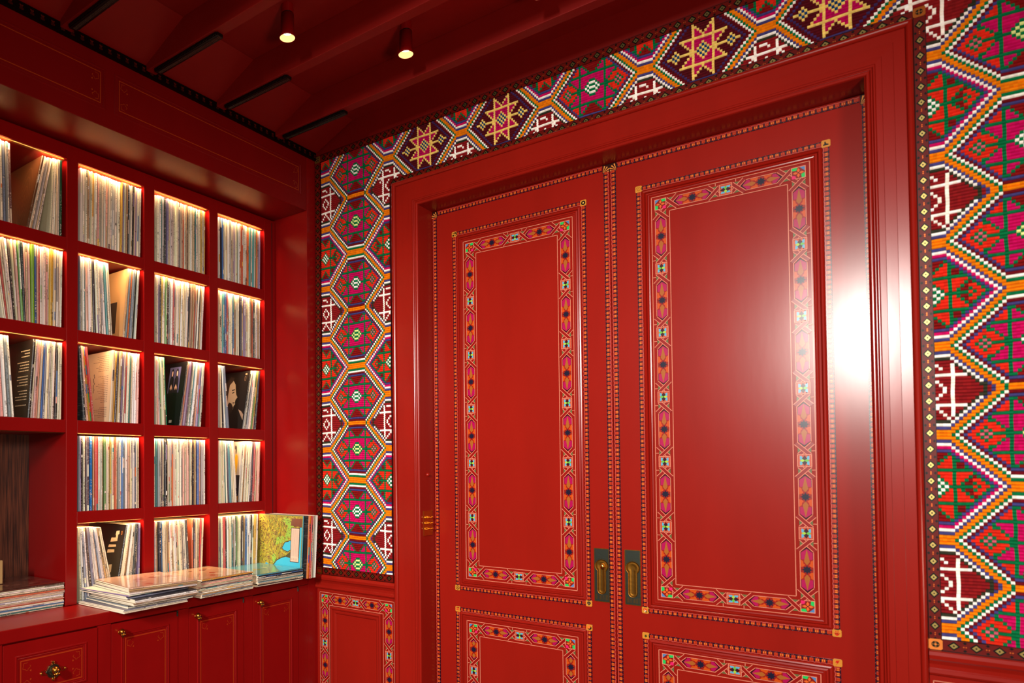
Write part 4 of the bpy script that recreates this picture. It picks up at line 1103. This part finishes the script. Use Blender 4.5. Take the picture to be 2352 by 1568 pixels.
for key, gs in groups.items():
    col_, ri = key[0], int(key[1])-1; idx = 0; z0 = ROW[ri][0]*S+H
    if key[0] in 'BCD' and ri == 4: z0 = -.1972*S+H
    for gi, (b0, b1, t0, t1, n) in enumerate(gs):
        rg = random.Random(hash_ := (ord(key[0])*31+ri*7+gi*3))
        wts = [rg.uniform(.65, 1.5) for _ in range(n)]
        for i in range(n):
            if (key, gi, i) in special: wts[i] = special[(key, gi, i)][2]*1.15
        tot = sum(wts); acc = 0
        for i in range(n):
            f = (acc+wts[i]/2)/tot; T = (b1-b0)*S*wts[i]/tot; acc += wts[i]
            yb, yt = (b0+(b1-b0)*f)*S, (t0+(t1-t0)*f)*S
            th = -math.asin(max(-.5, min(.5, (yt-yb)/SL)))
            T = T*math.cos(th)
            x = XS*S-.006-rg.uniform(0, .012) if ri < 4 else XS*S-.004-rg.uniform(0, .012)
            z = z0+.0006+abs(math.sin(th))*T/2
            colr, nm = pick(rg)
            if (key, gi, i) in special: colr, nm = special[(key, gi, i)][:2]
            kind = first_art.get((key, gi)) if i == 0 else None
            if kind: colr = tuple(int(v*1.0) for v in art_side[kind])
            Tm = min(T, .024 if (key, gi, i) in special else .014)
            indiv = col_ in 'AB' or kind or (key, gi, i) in special
            bands = None
            if (key, gi, i) == ('B3', 0, 3): bands = [(30, 150, 90), (190, 50, 40), (30, 150, 90), (40, 60, 90), (200, 50, 40), (40, 130, 180), (200, 60, 40), (60, 70, 140)]
            if not indiv:
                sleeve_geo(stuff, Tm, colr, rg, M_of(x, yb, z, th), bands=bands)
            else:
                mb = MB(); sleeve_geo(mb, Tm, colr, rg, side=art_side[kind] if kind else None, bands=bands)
                if kind:
                    t_ = empty('record_sleeve', (x, yb, z), label=art_label[kind], category='record', group='records standing in the lit shelves')
                    t_.rotation_euler = (th, 0, 0)
                    o = bpy.data.objects.new('sleeve_card', mb.mesh('sleeve_card', SLEEVE)); C.objects.link(o); o.parent = t_
                    am = art(kind, Tm); o = bpy.data.objects.new('cover_print', am.mesh('cover_print', COVER)); C.objects.link(o); o.parent = t_
                else:
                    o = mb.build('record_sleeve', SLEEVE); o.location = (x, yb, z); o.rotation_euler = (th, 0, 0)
                    o['label'] = '%s-spined record sleeve, %s from left, %s, %s' % (nm, ordn[idx], roww[ri], colw[col_])
                    if bands: o['label'] = 'record sleeve with striped red, blue and green spine leaning, third opening, second column'
                    o['category'] = 'record'; o['group'] = 'records standing in the lit shelves'
                count += 1
            idx += 1
stuff.build('record_sleeves', SLEEVE, kind='stuff', label='remaining records standing in the third and rightmost shelf columns', category='records')

# loose stacks lying on the worktop
def flat_stack(tag_, base, n, Tt, x, y, ang, seedn, topcol, toplabel, fan=.006, prog=None, topart=None):
    """x,y: front right corner (spine side, far end) in layout units"""
    global count
    rg = random.Random(seedn); z = base*S+H+.0006
    wts = [rg.uniform(.7, 1.4) for _ in range(n)]; tot = sum(wts)
    for i in range(n):
        T = Tt*wts[i]/tot; colr, nm = pick(rg)
        dx, dy, da = rg.uniform(-fan, fan), rg.uniform(-fan, fan), rg.uniform(-.02, .02)
        if prog: 
            px, py, pa = prog(i/(n-1)); dx += px; dy += py; da += pa
        mb = MB(); tp = (236, 222, 196) if rg.random() < .88 or i == 0 else pick(rg)[0]
        last = i == n-1
        if i == 0: colr, nm = (232, 214, 190), 'cream'
        sleeve_geo(mb, T, topcol if last else colr, rg, top=tp, side=topcol if last else None)
        lab = toplabel if last else '%s-edged record sleeve, %s from bottom, %s' % (nm, ordn[i], tag_)
        loc = (x*S+dx, y*S+dy, z+T/2); rot = (math.pi/2, 0, ang+da)
        if last and topart:
            t_ = empty('record_sleeve', loc, label=lab, category='record', group='loose records stacked on the worktop'); t_.rotation_euler = rot
            o = bpy.data.objects.new('sleeve_card', mb.mesh('sleeve_card', SLEEVE)); C.objects.link(o); o.parent = t_
            am = MB(); yy = T/2*.94+.0011; F = lambda u, v, h: (-SL+u*SL, yy+h, v*SL)
            am.poly([F(.01, .01, 0), F(.01, .99, 0), F(.98, .99, 0), F(.98, .01, 0)], topart[0])
            rr = random.Random(seedn+5)
            for k in range(topart[2]):
                u, v = rr.uniform(.12, .86), rr.uniform(.12, .86); r_ = rr.uniform(.02, .085); m_ = rr.randint(4, 7)
                am.poly([F(u+r_*math.cos(-2*math.pi*q/m_)*rr.uniform(.5, 1.2), v+r_*math.sin(-2*math.pi*q/m_)*rr.uniform(.5, 1.2), .0002+.000004*k) for q in range(m_)], topart[1][k % len(topart[1])])
            o = bpy.data.objects.new('cover_print', am.mesh('cover_print', COVER)); C.objects.link(o); o.parent = t_
        else:
            o = mb.build('record_sleeve', SLEEVE); o.location = loc; o.rotation_euler = rot
            o['label'] = lab; o['category'] = 'record'; o['group'] = 'loose records stacked on the worktop'
        z += T; count += 1
    return z
ZW = -.1972
flat_stack('stack in the niche', ZW, 20, .098, -.9262, .5355, 0, 11, (96, 54, 44), 'topmost brown sleeve of the stack in the left niche', .003, topart=((104, 60, 48), ((70, 34, 30), (140, 90, 74), (60, 50, 60), (150, 110, 90)), 26))
def tall(f):
    for fm, x_, y_, a_ in ((.16, -.8167, .6695, 0), (.30, -.8150, .6790, -.02), (.58, -.8125, .6850, .0), (.80, -.8255, .6800, .05), (1.1, -.8100, .6835, -.12)):
        if f <= fm: return ((x_+.8215)*S, (y_-.68)*S, a_)
flat_stack('tall front stack', ZW, 17, .090, -.8215, .6800, 0, 22, (222, 180, 158), 'topmost pale pink sleeve of the tallest stack, glossy', .004,
           prog=tall, topart=((216, 172, 150), ((196, 130, 110), (226, 196, 176), (180, 110, 92), (236, 214, 196)), 22))
flat_stack('middle worktop stack', ZW, 15, .078, -.8220, .8085, math.radians(1), 33, (206, 150, 70), 'topmost orange-brown sleeve of the middle worktop stack', .006, topart=((200, 164, 128), ((170, 90, 60), (226, 196, 160), (120, 60, 44)), 14))
flat_stack('worktop stack by the map cover', ZW, 13, .056, -.8230, .9335, math.radians(-1), 44, (70, 150, 176), 'topmost pale blue sleeve of the stack below the map cover', .005, topart=((70, 150, 170), ((40, 120, 150), (150, 190, 190), (120, 140, 80)), 10))
# records standing out on the worktop beside the map cover
lean = -math.asin(.0075*S/SL)
def stand(x, y, T, colr, label, bands=None, kind=None, lit=None):
    global count
    rg = random.Random(int(y*1e4)); z = ZW*S+H+.0006+abs(math.sin(lean))*T/2
    mb = MB(); sleeve_geo(mb, T, colr, rg, bands=bands, side=lit)
    loc = (x*S, (y)*S, z)
    t_ = empty('record_sleeve', loc, label=label, category='record', group='records standing out on the worktop'); t_.rotation_euler = (lean, 0, 0)
    o = bpy.data.objects.new('sleeve_card', mb.mesh('sleeve_card', SLEEVE)); C.objects.link(o); o.parent = t_
    if kind:
        am = art(kind, T); o = bpy.data.objects.new('cover_print', am.mesh('cover_print', COVER)); C.objects.link(o); o.parent = t_
    count += 1
stand(-.8290, .9362, .010, (60, 150, 170), 'sleeve with a relief map and blue sea cover facing out', kind='map')
stand(-.8185, .9414, .017, (214, 110, 30), 'multicoloured sleeve with orange and red striped spine behind the map cover', bands=[(232, 134, 40), (232, 134, 40), (90, 90, 170), (60, 180, 170), (226, 124, 40), (206, 50, 50), (50, 36, 44), (236, 140, 40)], lit=(28, 26, 30))
stand(-.8170, .9467, .012, (196, 60, 54), 'red-spined sleeve second behind the map cover', bands=[(196, 60, 54), (196, 60, 54), (90, 90, 170), (60, 180, 170), (190, 50, 50), (60, 40, 50), (160, 40, 44)])
stand(-.8180, .9505, .011, (236, 222, 198), 'cream sleeve third behind the map cover')
stand(-.8200, .9541, .008, (206, 170, 146), 'tan sleeve fourth behind the map cover')
stand(-.8190, .9573, .009, (190, 192, 180), 'grey sleeve fifth behind the map cover')
stand(-.8180, .9606, .009, (244, 240, 230), 'white sleeve nearest the red pilaster')
print('individual records', count)

# small metal box on the stack at the far left
hf = empty('metal_box', tuple(U(-1.0, .43, -.162)), label='champagne metal box on the niche record stack, cut off by the left edge', category='box')
obox('body', CHAMP, hf, -1.026, -.9765, .392, .4712, -.1618, -.1290, bev=.002)
obox('front_panel', CHAMP, hf, -.9765, -.9755, .3925, .4707, -.1612, -.1296, bev=.001)
for k, y in enumerate((.405, .425, .445)):
    mb = MB(); mb.cyl(U(-.9755, y, -.145), (1, 0, 0), .010, .009, .010, 16); mb.build('dial', BRASS, hf)
